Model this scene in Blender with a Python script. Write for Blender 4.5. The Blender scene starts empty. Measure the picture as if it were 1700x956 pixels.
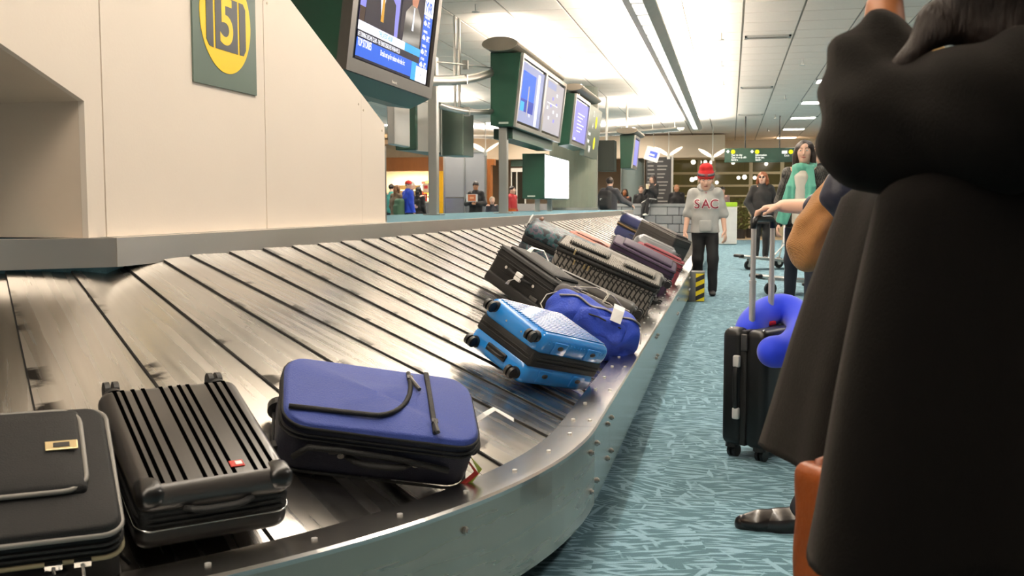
import bpy, bmesh, math, random
import numpy as np
from mathutils import Vector, Matrix
random.seed(7); rng = np.random.default_rng(7)
SC = bpy.context.scene; COL = SC.collection
# ------------------------------------------------------------------ camera, world, exposure
F, CX, CY, H = 1700.0, 850.0, 478.0, 1.07          # focal length in pixels, image centre, eye height
_Y = Vector((363, 138, -F)).normalized(); _Z = Vector((0, F, 138)).normalized(); _X = _Y.cross(_Z)
RW = Matrix((_X, _Y, _Z))                            # camera -> world rotation
cam = bpy.data.cameras.new('camera'); co = bpy.data.objects.new('camera', cam); COL.objects.link(co)
cam.sensor_width = 36; cam.lens = 36*F/1700; cam.clip_start = .05; cam.clip_end = 200
co.matrix_world = Matrix.Translation((0, 0, H)) @ RW.to_4x4()
cam.dof.use_dof = True; cam.dof.focus_distance = 5.0; cam.dof.aperture_fstop = 9.0
SC.camera = co
vs = SC.view_settings; vs.view_transform = 'Standard'; vs.look = 'None'; vs.gamma = 1; vs.exposure = 0.2; vs.use_curve_mapping = False
SC.cycles.max_bounces = 8; SC.cycles.sample_clamp_indirect = 6
W = bpy.data.worlds.new('world'); SC.world = W; W.use_nodes = True
W.node_tree.nodes['Background'].inputs[0].default_value = (1.0, .93, .85, 1); W.node_tree.nodes['Background'].inputs[1].default_value = .14
def area(name, loc, sx, sy, power, color, rot=(0, 0, 0), parent=None):
    l = bpy.data.lights.new(name, 'AREA'); l.shape = 'RECTANGLE'; l.size = sx; l.size_y = sy; l.energy = power; l.color = color
    o = bpy.data.objects.new(name, l); COL.objects.link(o); o.location = loc; o.rotation_euler = rot
    if parent: o.parent = parent
    return o
# ------------------------------------------------------------------ pixels of the 1700x956 photograph -> places
def ray(u, v): return RW @ Vector((u-CX, CY-v, -F))
def onz(u, v, z): d = ray(u, v); return Vector((0, 0, H)) + d*((z-H)/d.z)
def ony(u, v, y): d = ray(u, v); return Vector((0, 0, H)) + d*(y/d.y)
def onx(u, v, x): d = ray(u, v); return Vector((0, 0, H)) + d*(x/d.x)
def pj(p):
    c = RW.transposed() @ (Vector(p)-Vector((0, 0, H))); return CX+F*c.x/-c.z, CY-F*c.y/-c.z
# ------------------------------------------------------------------ materials
def lin(h):
    h = h.lstrip('#'); c = [int(h[i:i+2], 16)/255 for i in (0, 2, 4)]
    return tuple(x/12.92 if x <= .04045 else ((x+.055)/1.055)**2.4 for x in c)
MATS = {}
def mat(name, col, rough=.6, metal=0., var=.12, scale=8., bump=0., bscale=60., stretch=(1, 1, 1), emit=None, es=0., coat=0., sheen=0., alpha=1., trans=0., aniso=0., rvar=0.):
    if name in MATS: return MATS[name]
    m = bpy.data.materials.new(name); m.use_nodes = True; MATS[name] = m
    nt = m.node_tree; N = nt.nodes; L = nt.links; b = N['Principled BSDF']
    if isinstance(col, str): col = lin(col)
    b.inputs['Roughness'].default_value = rough; b.inputs['Metallic'].default_value = metal
    b.inputs['Coat Weight'].default_value = coat; b.inputs['Sheen Weight'].default_value = sheen
    b.inputs['Transmission Weight'].default_value = trans; b.inputs['Alpha'].default_value = alpha; b.inputs['Anisotropic'].default_value = aniso
    tc = N.new('ShaderNodeTexCoord'); mp = N.new('ShaderNodeMapping'); mp.inputs['Scale'].default_value = stretch
    L.new(tc.outputs['Object'], mp.inputs[0])
    no = N.new('ShaderNodeTexNoise'); no.inputs['Scale'].default_value = scale; no.inputs['Detail'].default_value = 4
    L.new(mp.outputs[0], no.inputs['Vector'])
    r = N.new('ShaderNodeMix'); r.data_type = 'RGBA'
    r.inputs[6].default_value = (*[max(0, c*(1-var)) for c in col], 1); r.inputs[7].default_value = (*[min(1, c*(1+var)) for c in col], 1)
    L.new(no.outputs['Fac'], r.inputs[0]); L.new(r.outputs[2], b.inputs['Base Color'])
    if rvar:
        mr = N.new('ShaderNodeMapRange'); mr.inputs[3].default_value = max(0, rough-rvar); mr.inputs[4].default_value = rough+rvar
        L.new(no.outputs['Fac'], mr.inputs[0]); L.new(mr.outputs[0], b.inputs['Roughness'])
    if bump:
        n2 = N.new('ShaderNodeTexNoise'); n2.inputs['Scale'].default_value = bscale; n2.inputs['Detail'].default_value = 3
        L.new(mp.outputs[0], n2.inputs['Vector'])
        bp = N.new('ShaderNodeBump'); bp.inputs['Strength'].default_value = bump; bp.inputs['Distance'].default_value = .01
        L.new(n2.outputs['Fac'], bp.inputs['Height']); L.new(bp.outputs[0], b.inputs['Normal'])
    if emit:
        if isinstance(emit, str): emit = lin(emit)
        b.inputs['Emission Color'].default_value = (*emit, 1); b.inputs['Emission Strength'].default_value = es
    return m
def nodes(m): return m.node_tree.nodes, m.node_tree.links, m.node_tree.nodes['Principled BSDF']
# ------------------------------------------------------------------ objects
def tag(o, label=None, cat=None, group=None, kind=None):
    if label: o['label'] = label
    if cat: o['category'] = cat
    if group: o['group'] = group
    if kind: o['kind'] = kind
    return o
def thing(name, label, cat, loc=(0, 0, 0), rot=None, group=None, kind=None):
    o = bpy.data.objects.new(name, None); COL.objects.link(o); o.empty_display_size = .1
    M = Matrix.Translation(loc)
    if rot is not None: M = M @ (Matrix.Rotation(rot, 4, 'Z') if isinstance(rot, (int, float)) else rot.to_4x4())
    o.matrix_world = M; o.matrix_basis = M
    return tag(o, label, cat, group, kind)
def wm(o):
    m = o.matrix_basis.copy()
    while o.parent: o = o.parent; m = o.matrix_basis @ m
    return m
def ob(name, me, m=None, parent=None, world=False, smooth=False):
    o = bpy.data.objects.new(name, me); COL.objects.link(o)
    if m is not None and not me.materials: me.materials.append(m)
    if smooth: me.polygons.foreach_set('use_smooth', [True]*len(me.polygons))
    if parent is not None:
        o.parent = parent
        if world: me.transform(wm(parent).inverted())
    return o
def cp(o, parent, M=None):
    c = o.copy(); COL.objects.link(c); c.parent = parent
    if M is not None: c.matrix_basis = M
    return c
class MB:
    """collects simple solids, then builds one mesh object"""
    def __init__(s): s.v = []; s.f = []; s.mi = []; s.cur = 0
    def add(s, vs, fs, M=None):
        n = len(s.v)
        s.v += [tuple(M @ Vector(p)) if M is not None else tuple(p) for p in vs]
        s.f += [tuple(i+n for i in f) for f in fs]; s.mi += [s.cur]*len(fs); return s
    def box(s, c, d, M=None):
        x, y, z = c; a, b, e = d[0]/2, d[1]/2, d[2]/2
        vs = [(x+i*a, y+j*b, z+k*e) for i in (-1, 1) for j in (-1, 1) for k in (-1, 1)]
        return s.add(vs, [(0, 1, 3, 2), (4, 6, 7, 5), (0, 4, 5, 1), (2, 3, 7, 6), (0, 2, 6, 4), (1, 5, 7, 3)], M)
    def b2(s, p, q, M=None): return s.box([(a+b)/2 for a, b in zip(p, q)], [abs(b-a) for a, b in zip(p, q)], M)
    def loft(s, rings, closed=True, caps=True, M=None):
        n = len(rings[0]); vs = [p for r in rings for p in r]; fs = []
        for i in range(len(rings)-1):
            for j in range(n if closed else n-1):
                k = (j+1) % n; fs.append((i*n+j, i*n+k, (i+1)*n+k, (i+1)*n+j))
        if caps and closed: fs.append(tuple(range(n-1, -1, -1))); fs.append(tuple((len(rings)-1)*n+j for j in range(n)))
        return s.add(vs, fs, M)
    def tube(s, pts, r, n=10, closed=False, M=None, flat=None):
        pts = [Vector(p) for p in pts]; rr = r if isinstance(r, (list, tuple)) else [r]*len(pts); rings = []
        m = len(pts); up = None
        for i, p in enumerate(pts):
            a = pts[(i-1) % m] if (i > 0 or closed) else p; b = pts[(i+1) % m] if (i < m-1 or closed) else p
            t = (b-a).normalized()
            if up is None: up = Vector((0, 0, 1)) if abs(t.z) < .9 else Vector((1, 0, 0))
            x = t.cross(up).normalized(); y = x.cross(t).normalized(); up = y
            fl = flat or 1.
            rings.append([tuple(p+x*math.cos(k*2*math.pi/n)*rr[i]+y*math.sin(k*2*math.pi/n)*rr[i]*fl) for k in range(n)])
        if closed: rings.append(rings[0])
        return s.loft(rings, caps=not closed, M=M)
    def cyl(s, p, q, r, r2=None, n=16, M=None): return s.tube([p, q], [r, r if r2 is None else r2], n, M=M)
    def prism(s, poly, axis, a, b, M=None):
        """polygon in the two other axes (cyclic order), pushed out along axis from a to b"""
        def P(p, t):
            q = [0, 0, 0]; q[axis] = t; q[(axis+1) % 3] = p[0]; q[(axis+2) % 3] = p[1]; return tuple(q)
        return s.loft([[P(p, a) for p in poly], [P(p, b) for p in poly]], M=M)
    def sph(s, c, r, nu=14, nv=9, M=None):
        rx, ry, rz = r if isinstance(r, (list, tuple)) else (r, r, r)
        rings = []
        for i in range(nv+1):
            t = math.pi*(i/nv)*.998+.003
            rings.append([(c[0]+rx*math.sin(t)*math.cos(k*2*math.pi/nu), c[1]+ry*math.sin(t)*math.sin(k*2*math.pi/nu), c[2]-rz*math.cos(t)) for k in range(nu)])
        return s.loft(rings, M=M)
    def mesh(s, name='m'):
        me = bpy.data.meshes.new(name); me.from_pydata(s.v, [], s.f); me.update()
        bm = bmesh.new(); bm.from_mesh(me); bmesh.ops.recalc_face_normals(bm, faces=bm.faces); bm.to_mesh(me); bm.free()
        return me
    def build(s, name, m, parent=None, world=False, smooth=False, bevel=0, seg=2):
        me = s.mesh(name)
        if bevel:
            bm = bmesh.new(); bm.from_mesh(me); bmesh.ops.remove_doubles(bm, verts=bm.verts, dist=1e-6)
            bmesh.ops.bevel(bm, geom=[e for e in bm.edges if len(e.link_faces) == 2 and e.calc_face_angle(0) > .5], offset=bevel, segments=seg, affect='EDGES', profile=.5, clamp_overlap=True)
            bm.to_mesh(me); bm.free()
        ms = m if isinstance(m, (list, tuple)) else [m]
        for x in ms: me.materials.append(x)
        if len(ms) > 1: me.polygons.foreach_set('material_index', s.mi)
        return ob(name, me, None, parent, world, smooth)
def rbox(name, dims, rad, m, parent, c=(0, 0, 0), seg=4, M=None, smooth=True, bulge=None):
    """box with well rounded edges; bulge pushes faces out softly"""
    bm = bmesh.new(); bmesh.ops.create_cube(bm, size=1)
    for v in bm.verts: v.co = Vector((v.co.x*dims[0], v.co.y*dims[1], v.co.z*dims[2]))
    bmesh.ops.bevel(bm, geom=list(bm.edges), offset=rad, segments=seg, affect='EDGES', profile=.5, clamp_overlap=True)
    if bulge:
        bmesh.ops.subdivide_edges(bm, edges=[e for e in bm.edges if e.calc_length() > .08], cuts=5, use_grid_fill=True)
        for v in bm.verts:
            x, y, z = (v.co[i]/(dims[i]/2) for i in range(3)); p = v.co.copy()
            for i, w in enumerate((((1-y*y)*(1-z*z)), ((1-x*x)*(1-z*z)), ((1-x*x)*(1-y*y)))):
                p[i] += bulge[i]*max(0, w)**.6*(1 if v.co[i] > 0 else -1)*min(1, abs(v.co[i])/(dims[i]/2))**4
            v.co = p
    for v in bm.verts: v.co += Vector(c)
    if M is not None: bm.transform(M)
    me = bpy.data.meshes.new(name); bm.to_mesh(me); bm.free()
    return ob(name, me, m, parent, smooth=smooth)
def text(name, body, size, m, parent, M, extrude=.001, align='CENTER', sx=1., bold=0.):
    cu = bpy.data.curves.new(name, 'FONT'); cu.body = body; cu.size = size; cu.align_x = align; cu.align_y = 'CENTER'; cu.extrude = extrude; cu.offset = bold
    t = bpy.data.objects.new(name, cu); COL.objects.link(t)
    dg = bpy.context.evaluated_depsgraph_get(); me = bpy.data.meshes.new_from_object(t.evaluated_get(dg)); bpy.data.objects.remove(t); bpy.data.curves.remove(cu)
    me.materials.clear(); me.transform(M @ Matrix.Diagonal((sx, 1, 1, 1)))
    return ob(name, me, m, parent)
# ------------------------------------------------------------------ soft shapes from distance fields
import openvdb
class SDF:
    def __init__(s, k=.03): s.p = []; s.k = k; s.warp = None
    def _a(s, fn, lo, hi, op, k): s.p.append((fn, np.array(lo, float), np.array(hi, float), op, s.k if k is None else k)); return s
    def cone(s, a, b, r1, r2=None, op='+', k=None):
        a = np.array(a, float); b = np.array(b, float); r2 = r1 if r2 is None else r2
        d = b-a; L2 = max(d@d, 1e-9); R = max(r1, r2)
        def fn(P):
            w = P-a; t = np.clip((w@d)/L2, 0, 1)
            return np.linalg.norm(w-t[..., None]*d, axis=-1)-(r1+(r2-r1)*t)
        return s._a(fn, np.minimum(a, b)-R, np.maximum(a, b)+R, op, k)
    def chain(s, pts, rs, op='+', k=None):
        if not isinstance(rs, (list, tuple)): rs = [rs]*len(pts)
        for i in range(len(pts)-1): s.cone(pts[i], pts[i+1], rs[i], rs[i+1], op, k)
        return s
    def ell(s, c, r, M=None, op='+', k=None):
        c = np.array(c, float); r = np.array(r, float); A = np.eye(3) if M is None else np.array(M)
        def fn(P):
            q = (P-c)@A; l = np.linalg.norm(q/r, axis=-1); l2 = np.linalg.norm(q/(r*r), axis=-1)+1e-9
            return l*(l-1)/l2
        e = np.sqrt(((A*r)**2).sum(1)); return s._a(fn, c-e, c+e, op, k)
    def ecap(s, a, b, ra, rb, xdir=(1, 0, 0), op='+', k=None):
        """elliptical tapered capsule: ra, rb = (half width along xdir, half depth)"""
        a = np.array(a, float); b = np.array(b, float); d = b-a; L2 = max(d@d, 1e-9); ax = d/np.sqrt(L2)
        x = np.array(xdir, float); x -= (x@ax)*ax; x /= np.linalg.norm(x); y = np.cross(ax, x); R = max(*ra, *rb)
        def fn(P):
            w = P-a; t = np.clip((w@d)/L2, 0, 1); e = w-t[..., None]*d
            rx = ra[0]+(rb[0]-ra[0])*t; ry = ra[1]+(rb[1]-ra[1])*t
            m = np.minimum(rx, ry); ez = (e@ax)/m
            l = np.sqrt(((e@x)/rx)**2+((e@y)/ry)**2+ez**2)
            l2 = np.sqrt(((e@x)/rx**2)**2+((e@y)/ry**2)**2+(ez/m)**2)+1e-9
            return l*(l-1)/l2
        return s._a(fn, np.minimum(a, b)-R, np.maximum(a, b)+R, op, k)
    def rbox(s, c, half, r, M=None, op='+', k=None):
        c = np.array(c, float); h = np.array(half, float)-r; A = np.eye(3) if M is None else np.array(M)
        def fn(P):
            q = np.abs((P-c)@A)-h
            return np.linalg.norm(np.maximum(q, 0), axis=-1)+np.minimum(q.max(-1), 0)-r
        e = np.abs(A)@(h+r); return s._a(fn, c-e, c+e, op, k)
    def half(s, c, n, op='-', k=None):
        c = np.array(c, float); n = np.array(n, float); n /= np.linalg.norm(n)
        return s._a(lambda P: (c-P)@n, [-50]*3, [50]*3, op, k)      # removes the side n points to
    def mesh(s, vox):
        ad = [p for p in s.p if p[3] == '+']
        lo = np.min([p[1] for p in ad], 0)-4*vox; hi = np.max([p[2] for p in ad], 0)+4*vox
        n = np.ceil((hi-lo)/vox).astype(int)+1
        big = .15; g = np.full(n, big, np.float32)
        ax = [lo[i]+vox*np.arange(n[i]) for i in range(3)]
        for fn, a, b, op, k in s.p:
            mg = k+4*vox
            i0 = np.clip(np.floor((a-mg-lo)/vox).astype(int), 0, n); i1 = np.clip(np.ceil((b+mg-lo)/vox).astype(int)+1, 0, n)
            if (i1 <= i0).any(): continue
            sl = tuple(slice(p, q) for p, q in zip(i0, i1))
            P = np.stack(np.meshgrid(*[ax[i][sl[i]] for i in range(3)], indexing='ij'), -1)
            if s.warp is not None: P = s.warp(P)
            d = fn(P); o = g[sl]
            if op == '+':
                h = np.clip(.5+.5*(o-d)/k, 0, 1) if k > 1e-6 else (d < o).astype(float)
                g[sl] = o*(1-h)+d*h-k*h*(1-h)
            else:
                h = np.clip(.5-.5*(o+d)/k, 0, 1) if k > 1e-6 else (-d > o).astype(float)
                g[sl] = o*(1-h)-d*h+k*h*(1-h)
        gr = openvdb.FloatGrid(big); gr.copyFromArray(np.ascontiguousarray(g))
        v, q = gr.convertToQuads(0.0)
        me = bpy.data.meshes.new('soft'); v = np.asarray(v, float)*vox+lo
        me.from_pydata(v.tolist(), [], np.asarray(q)[:, ::-1].tolist()); me.update()
        return me
    def build(s, name, vox, m, parent=None, world=False):
        return ob(name, s.mesh(vox), m, parent, world, True)
# ------------------------------------------------------------------ the big shapes of the place
ZC = 3.32; TP = .675                                  # ceiling height, tile pitch
CXY = Vector((-2.67, 3.26)); YE = 19.6               # carousel turn centre, far turn
ZP = .966                                            # platform top
def surf(x, y):
    r = math.hypot(x-CXY.x, y-CXY.y) if y < CXY.y else (math.hypot(x-CXY.x, y-YE) if y > YE else x-CXY.x)
    return .893-(r-.83)*(.587/1.285)
# materials of the setting
m_steel = mat('brushed steel', (.50, .485, .46), .24, 1, var=.1, scale=2, bump=0, stretch=(1, 1, 8), rvar=.04)
m_slat = mat('worn steel plate', (.50, .478, .445), .28, 1, var=.15, scale=2.2, bump=.02, bscale=24, stretch=(1, 9, 1), rvar=.08)
def plate_marks(m):
    """dark flecks along the raised edge and faint streaks across a plate"""
    N, L, b = nodes(m); tc = N.new('ShaderNodeTexCoord'); sp = N.new('ShaderNodeSeparateXYZ'); L.new(tc.outputs['Object'], sp.inputs[0])
    ed = N.new('ShaderNodeMapRange'); ed.inputs[1].default_value = -.085; ed.inputs[2].default_value = -.125; L.new(sp.outputs[1], ed.inputs[0])
    mp = N.new('ShaderNodeMapping'); mp.inputs['Scale'].default_value = (14, 5, 14); oi = N.new('ShaderNodeObjectInfo'); ad = N.new('ShaderNodeVectorMath'); ad.operation = 'ADD'; cb = N.new('ShaderNodeCombineXYZ'); mu = N.new('ShaderNodeMath'); mu.operation = 'MULTIPLY'; mu.inputs[1].default_value = 60
    L.new(oi.outputs['Random'], mu.inputs[0]); L.new(mu.outputs[0], cb.inputs[0]); L.new(tc.outputs['Object'], ad.inputs[0]); L.new(cb.outputs[0], ad.inputs[1]); L.new(ad.outputs[0], mp.inputs[0])
    no = N.new('ShaderNodeTexNoise'); no.inputs['Scale'].default_value = 1; no.inputs['Detail'].default_value = 5; L.new(mp.outputs[0], no.inputs['Vector'])
    th = N.new('ShaderNodeMapRange'); th.inputs[1].default_value = .54; th.inputs[2].default_value = .60; L.new(no.outputs['Fac'], th.inputs[0])
    mm = N.new('ShaderNodeMath'); mm.operation = 'MULTIPLY'; L.new(ed.outputs[0], mm.inputs[0]); L.new(th.outputs[0], mm.inputs[1])
    mp2 = N.new('ShaderNodeMapping'); mp2.inputs['Scale'].default_value = (.9, 16, 1); L.new(ad.outputs[0], mp2.inputs[0]); n2 = N.new('ShaderNodeTexNoise'); n2.inputs['Scale'].default_value = 1.5; n2.inputs['Detail'].default_value = 6; L.new(mp2.outputs[0], n2.inputs['Vector'])
    rr = N.new('ShaderNodeMapRange'); rr.inputs[1].default_value = .3; rr.inputs[2].default_value = .7; rr.inputs[3].default_value = .21; rr.inputs[4].default_value = .31; L.new(n2.outputs['Fac'], rr.inputs[0]); L.new(rr.outputs[0], b.inputs['Roughness'])
    old = b.inputs['Base Color'].links[0].from_socket; mx = N.new('ShaderNodeMix'); mx.data_type = 'RGBA'; mx.inputs[7].default_value = (.03, .028, .026, 1); L.new(mm.outputs[0], mx.inputs[0]); L.new(old, mx.inputs[6]); L.new(mx.outputs[2], b.inputs['Base Color'])
plate_marks(m_slat)
m_panel = mat('polished steel panel', (.46, .43, .395), .2, 1, var=.10, scale=1.5, bump=.02, bscale=30, stretch=(1, 1, 14), rvar=.05)
m_irim = mat('satin steel edging', (.74, .70, .65), .38, 1, var=.08, scale=2, rvar=.05)
m_panel2 = mat('dimmed steel panel', (.43, .37, .31), .27, 1, var=.1, scale=1.5, stretch=(1, 1, 10), rvar=.05)  # curve only: darker warm tint stands in for a dim reflection
m_kick = mat('navy kick plate', '#1b2a38', .5)
m_cream = mat('cream painted panel', '#e9dccd', .55, var=.03, scale=2, bump=.04, bscale=90)
m_cream2 = mat('shaded cream panel', '#d8c6b2', .6, var=.05)  # same cream as the panels, darkened to carry the end face's shade
m_gap = mat('dark joint', '#2a2622', .9)
m_green = mat('dark green lacquer', '#0d3a2b', .38, var=.06)
m_greygreen = mat('grey green metal', '#6c7a70', .35, .6, var=.08, scale=3)
m_column = mat('grey green column paint', '#70776a', .45, var=.05, scale=1.5)
m_alu = mat('satin aluminium', (.56, .55, .52), .33, 1, var=.08, scale=4)
m_black = mat('black plastic', '#0b0b0c', .4)
m_white = mat('white paint', '#e6e2da', .5, var=.04)
m_tile = mat('ceiling tile', '#ece0d4', .9, var=.05, scale=30, bump=.25, bscale=180)
m_grid = mat('ceiling grid', '#8d867b', .7)
def carpet():
    m = mat('patterned blue carpet', '#6fa3b3', .95, bump=.5, bscale=400); N, L, b = nodes(m)
    for n in list(N):
        if n.type == 'MIX': N.remove(n)
    tc = N.new('ShaderNodeTexCoord')
    def stripes(cell, freq, seed, a0, a1, thr):
        vo = N.new('ShaderNodeTexVoronoi'); vo.inputs['Scale'].default_value = cell
        ad = N.new('ShaderNodeVectorMath'); ad.operation = 'ADD'; ad.inputs[1].default_value = (seed, seed*.7, 0)
        L.new(tc.outputs['Object'], ad.inputs[0]); L.new(ad.outputs[0], vo.inputs['Vector'])
        mr = N.new('ShaderNodeMapRange'); mr.inputs[3].default_value = a0; mr.inputs[4].default_value = a1
        sp = N.new('ShaderNodeSeparateColor'); L.new(vo.outputs['Color'], sp.inputs[0]); L.new(sp.outputs[0], mr.inputs[0])
        vr = N.new('ShaderNodeVectorRotate'); vr.rotation_type = 'Z_AXIS'; L.new(ad.outputs[0], vr.inputs['Vector']); L.new(mr.outputs[0], vr.inputs['Angle'])
        mp = N.new('ShaderNodeMapping'); mp.inputs['Scale'].default_value = (freq*.16, freq, 1); L.new(vr.outputs[0], mp.inputs[0])
        no = N.new('ShaderNodeTexNoise'); no.inputs['Scale'].default_value = 1; no.inputs['Detail'].default_value = 1.5; L.new(mp.outputs[0], no.inputs['Vector'])
        cr = N.new('ShaderNodeMapRange'); cr.inputs[1].default_value = thr-.025; cr.inputs[2].default_value = thr+.035; L.new(no.outputs['Fac'], cr.inputs[0])
        return cr.outputs[0]
    s1 = stripes(3.2, 54, 3.1, -.35, .65, .53); s2 = stripes(4.2, 30, 9.7, .1, 1.9, .60)
    mx = N.new('ShaderNodeMath'); mx.operation = 'MAXIMUM'; L.new(s1, mx.inputs[0]); L.new(s2, mx.inputs[1])
    r = N.new('ShaderNodeMix'); r.data_type = 'RGBA'; r.inputs[6].default_value = (*lin('#50737e'), 1); r.inputs[7].default_value = (*lin('#87aabb'), 1)
    L.new(mx.outputs[0], r.inputs[0])
    n3 = N.new('ShaderNodeTexNoise'); n3.inputs['Scale'].default_value = 260; n3.inputs['Detail'].default_value = 2; L.new(tc.outputs['Object'], n3.inputs['Vector'])
    r2 = N.new('ShaderNodeMix'); r2.data_type = 'RGBA'; r2.blend_type = 'MULTIPLY'; r2.inputs[0].default_value = .55
    L.new(r.outputs[2], r2.inputs[6]); L.new(n3.outputs['Fac'], r2.inputs[7]); L.new(r2.outputs[2], b.inputs['Base Color'])
    mg = N.new('ShaderNodeMix'); mg.data_type = 'RGBA'; mg.blend_type = 'MULTIPLY'; mg.inputs[0].default_value = 1; mg.inputs[7].default_value = (1.45, 1.45, 1.45, 1)
    L.new(r2.outputs[2], mg.inputs[6]); L.new(mg.outputs[2], b.inputs['Base Color'])
    return m
m_carpet = carpet()
m_carpet2 = mat('plain blue carpet', '#56808f', .95, var=.2, scale=60, bump=.4, bscale=300)
m_tan = mat('tan floor tile', '#c2a988', .5, var=.1)
XL, XR, YB, YN = -18., 7., 37., -5.
tag(MB().b2((XL, YN, -.1), (XR, 32.2, 0)).build('floor', m_carpet), 'blue carpet with pale woven leaf strokes covering the hall floor', 'floor', kind='structure')
tag(MB().b2((XL, 32.2, -.1), (XR, YB, 0)).build('floor', m_tan), 'tan tiled floor strip beyond the carpet at the back', 'floor', kind='structure')
# ceiling with its tiles
ceil = tag(MB().b2((XL, YN, ZC+.012), (XR, YB, ZC+.2)).build('ceiling', m_grid), 'white suspended ceiling of square tiles in a metal grid', 'ceiling', kind='structure')
tx0 = .11; ty0 = 11.9
spots = []; lights_px = [(1450, 8), (1385, 100), (1362, 146.5), (1341, 178.5), (1322, 201.5), (1307, 218.5)]
lamp_cells = set(); LX = [2, ]                         # column of the recessed lamps
for k in range(-4, 6): lamp_cells.add((2, 5+6*k))
fill_cells = {(i, j) for i in (-20, -15, -10) for j in (17, 23, 29)} | {(-5, 29), (5, 17), (5, 23), (5, 29)}  # ceiling lamps added to brighten the back of the hall
lamp_cells |= fill_cells
vent_cells = {(0, 3), (0, 12), (0, 21)}
for i in range(-20, 10):
    for j in range(-4, 38):
        x = tx0+TP*(i+.5); y = ty0+TP*(j+.5)
        if not (XL+.4 < x < XR-.4 and y < YB-.4): continue
        if (i, j) in lamp_cells: continue
        u, v = pj((x, y, ZC)); spots.append((0 if (-30 < u < 1730 and v > -25) else 1, y+abs(x)*.2, x, y, i, j))
spots.sort(); tb = MB().box((0, 0, 0), (TP-.026, TP-.026, .02)); t0 = None; rest = MB(); n = 0
for f, _, x, y, i, j in spots:
    if n < 298 and not f:
        if t0 is None: t0 = tb.build('ceiling_tile', m_tile, ceil); t0.location = (x, y, ZC+.01)
        else: cp(t0, ceil, Matrix.Translation((x, y, ZC+.01)))
        n += 1
    else: rest.box((x, y, ZC+.01), (TP-.026, TP-.026, .02))
tag(rest.build('ceiling_tiles', m_tile, ceil), kind='stuff')
m_lampg = mat('lit lamp diffuser', (1, .97, .92), .5, emit=(1, .96, .9), es=9)
PANEL_W, STRIP_UP, STRIP_DN = 36, 82, 10              # watts: recessed lamp; strip light per metre up / down
WARM = (1, .90, .78)
nl = 0
names = ['first', 'second', 'third', 'fourth', 'fifth', 'sixth', 'seventh']
for i, j in sorted(lamp_cells):
    x = tx0+TP*(i+.5); y = ty0+TP*(j+.5)
    if not (1 < y < YB-1): continue
    u, v = pj((x, y, ZC)); vis = y > 10 and i == 2
    if i != 2: lb_ = 'added square ceiling fill lamp over the %s, %s row' % ('kiosk side' if i < -4 else ('stone ledge' if i < 0 else 'far right corner'), {17: 'nearest', 23: 'middle', 29: 'farthest'}[j])+('' if i not in (-20, -15, -10) else {-20: ', leftmost', -15: ', in between', -10: ', rightmost'}[i])
    t = thing('recessed_ceiling_lamp', ('%s recessed square ceiling lamp counted from the camera along the right side' % names[nl]) if vis else (lb_ if i != 2 else 'recessed square ceiling lamp overhead, %s of those the picture leaves out' % ('nearest' if y < 1 else ('middle' if y < 5 else 'farthest'))), 'ceiling lamp', (x, y, ZC), group='recessed ceiling lamps')
    if vis: nl += 1
    fr = MB()
    for sx, sy, dx, dy in ((0, 1, TP, .04), (0, -1, TP, .04), (1, 0, .04, TP), (-1, 0, .04, TP)):
        fr.box((sx*(TP/2-.02), sy*(TP/2-.02), .0), (dx, dy, .03))
    fr.build('frame', m_white, t); MB().box((0, 0, .0), (TP-.08, TP-.08, .012)).build('diffuser', m_lampg, t)
    area('lamp_light', (0, 0, -.02), TP-.1, TP-.1, PANEL_W, WARM, parent=t)
for n_, (i, j) in enumerate(sorted(vent_cells)):
    x = tx0+TP*(i+.5); y = ty0+TP*(j+.6)
    t = thing('air_vent', ('nearest', 'middle', 'farthest')[n_]+' slotted air vent let into the ceiling tiles', 'air vent', (x, y, ZC), group='ceiling vents')
    fr = MB()
    for sx, sy, dx, dy in ((0, 1, .6, .03), (0, -1, .6, .03), (1, 0, .03, .18), (-1, 0, .03, .18)): fr.box((sx*.285, sy*.075, -.012), (dx, dy, .024))
    fr.build('frame', m_alu, t)
    for q in range(3): MB().box((0, -.03+q*.03, -.01), (.55, .012, .02)).build('slat', m_grid, t)
sp_n = 0
for u, v in ((790, 13), (1332, 103), (1198, 105), (1197, 60), (1303, 161), (1201, 137), (1287, 193), (1275, 215)):
    p = onz(u, v, ZC-.04)
    t = thing('fire_sprinkler', ('fire sprinkler head under the tiles near the tall green monitor', 'fire sprinkler head right of the nearest air vent', 'fire sprinkler head by the strip light, second from the camera',
        'fire sprinkler head by the strip light, nearest the camera', 'fire sprinkler head right of the middle air vent', 'fire sprinkler head by the strip light, third from the camera', 'fire sprinkler head left of the lamps near the fourth lamp', 'fire sprinkler head left of the lamps nearest the far wall')[sp_n], 'sprinkler', (p.x, p.y, ZC-.09), group='ceiling sprinklers'); sp_n += 1
    MB().cyl((0, 0, 0), (0, 0, .09), .012, n=8).build('stem', m_alu, t); MB().cyl((0, 0, 0), (0, 0, .008), .045, n=10).build('deflector', m_alu, t)
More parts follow.
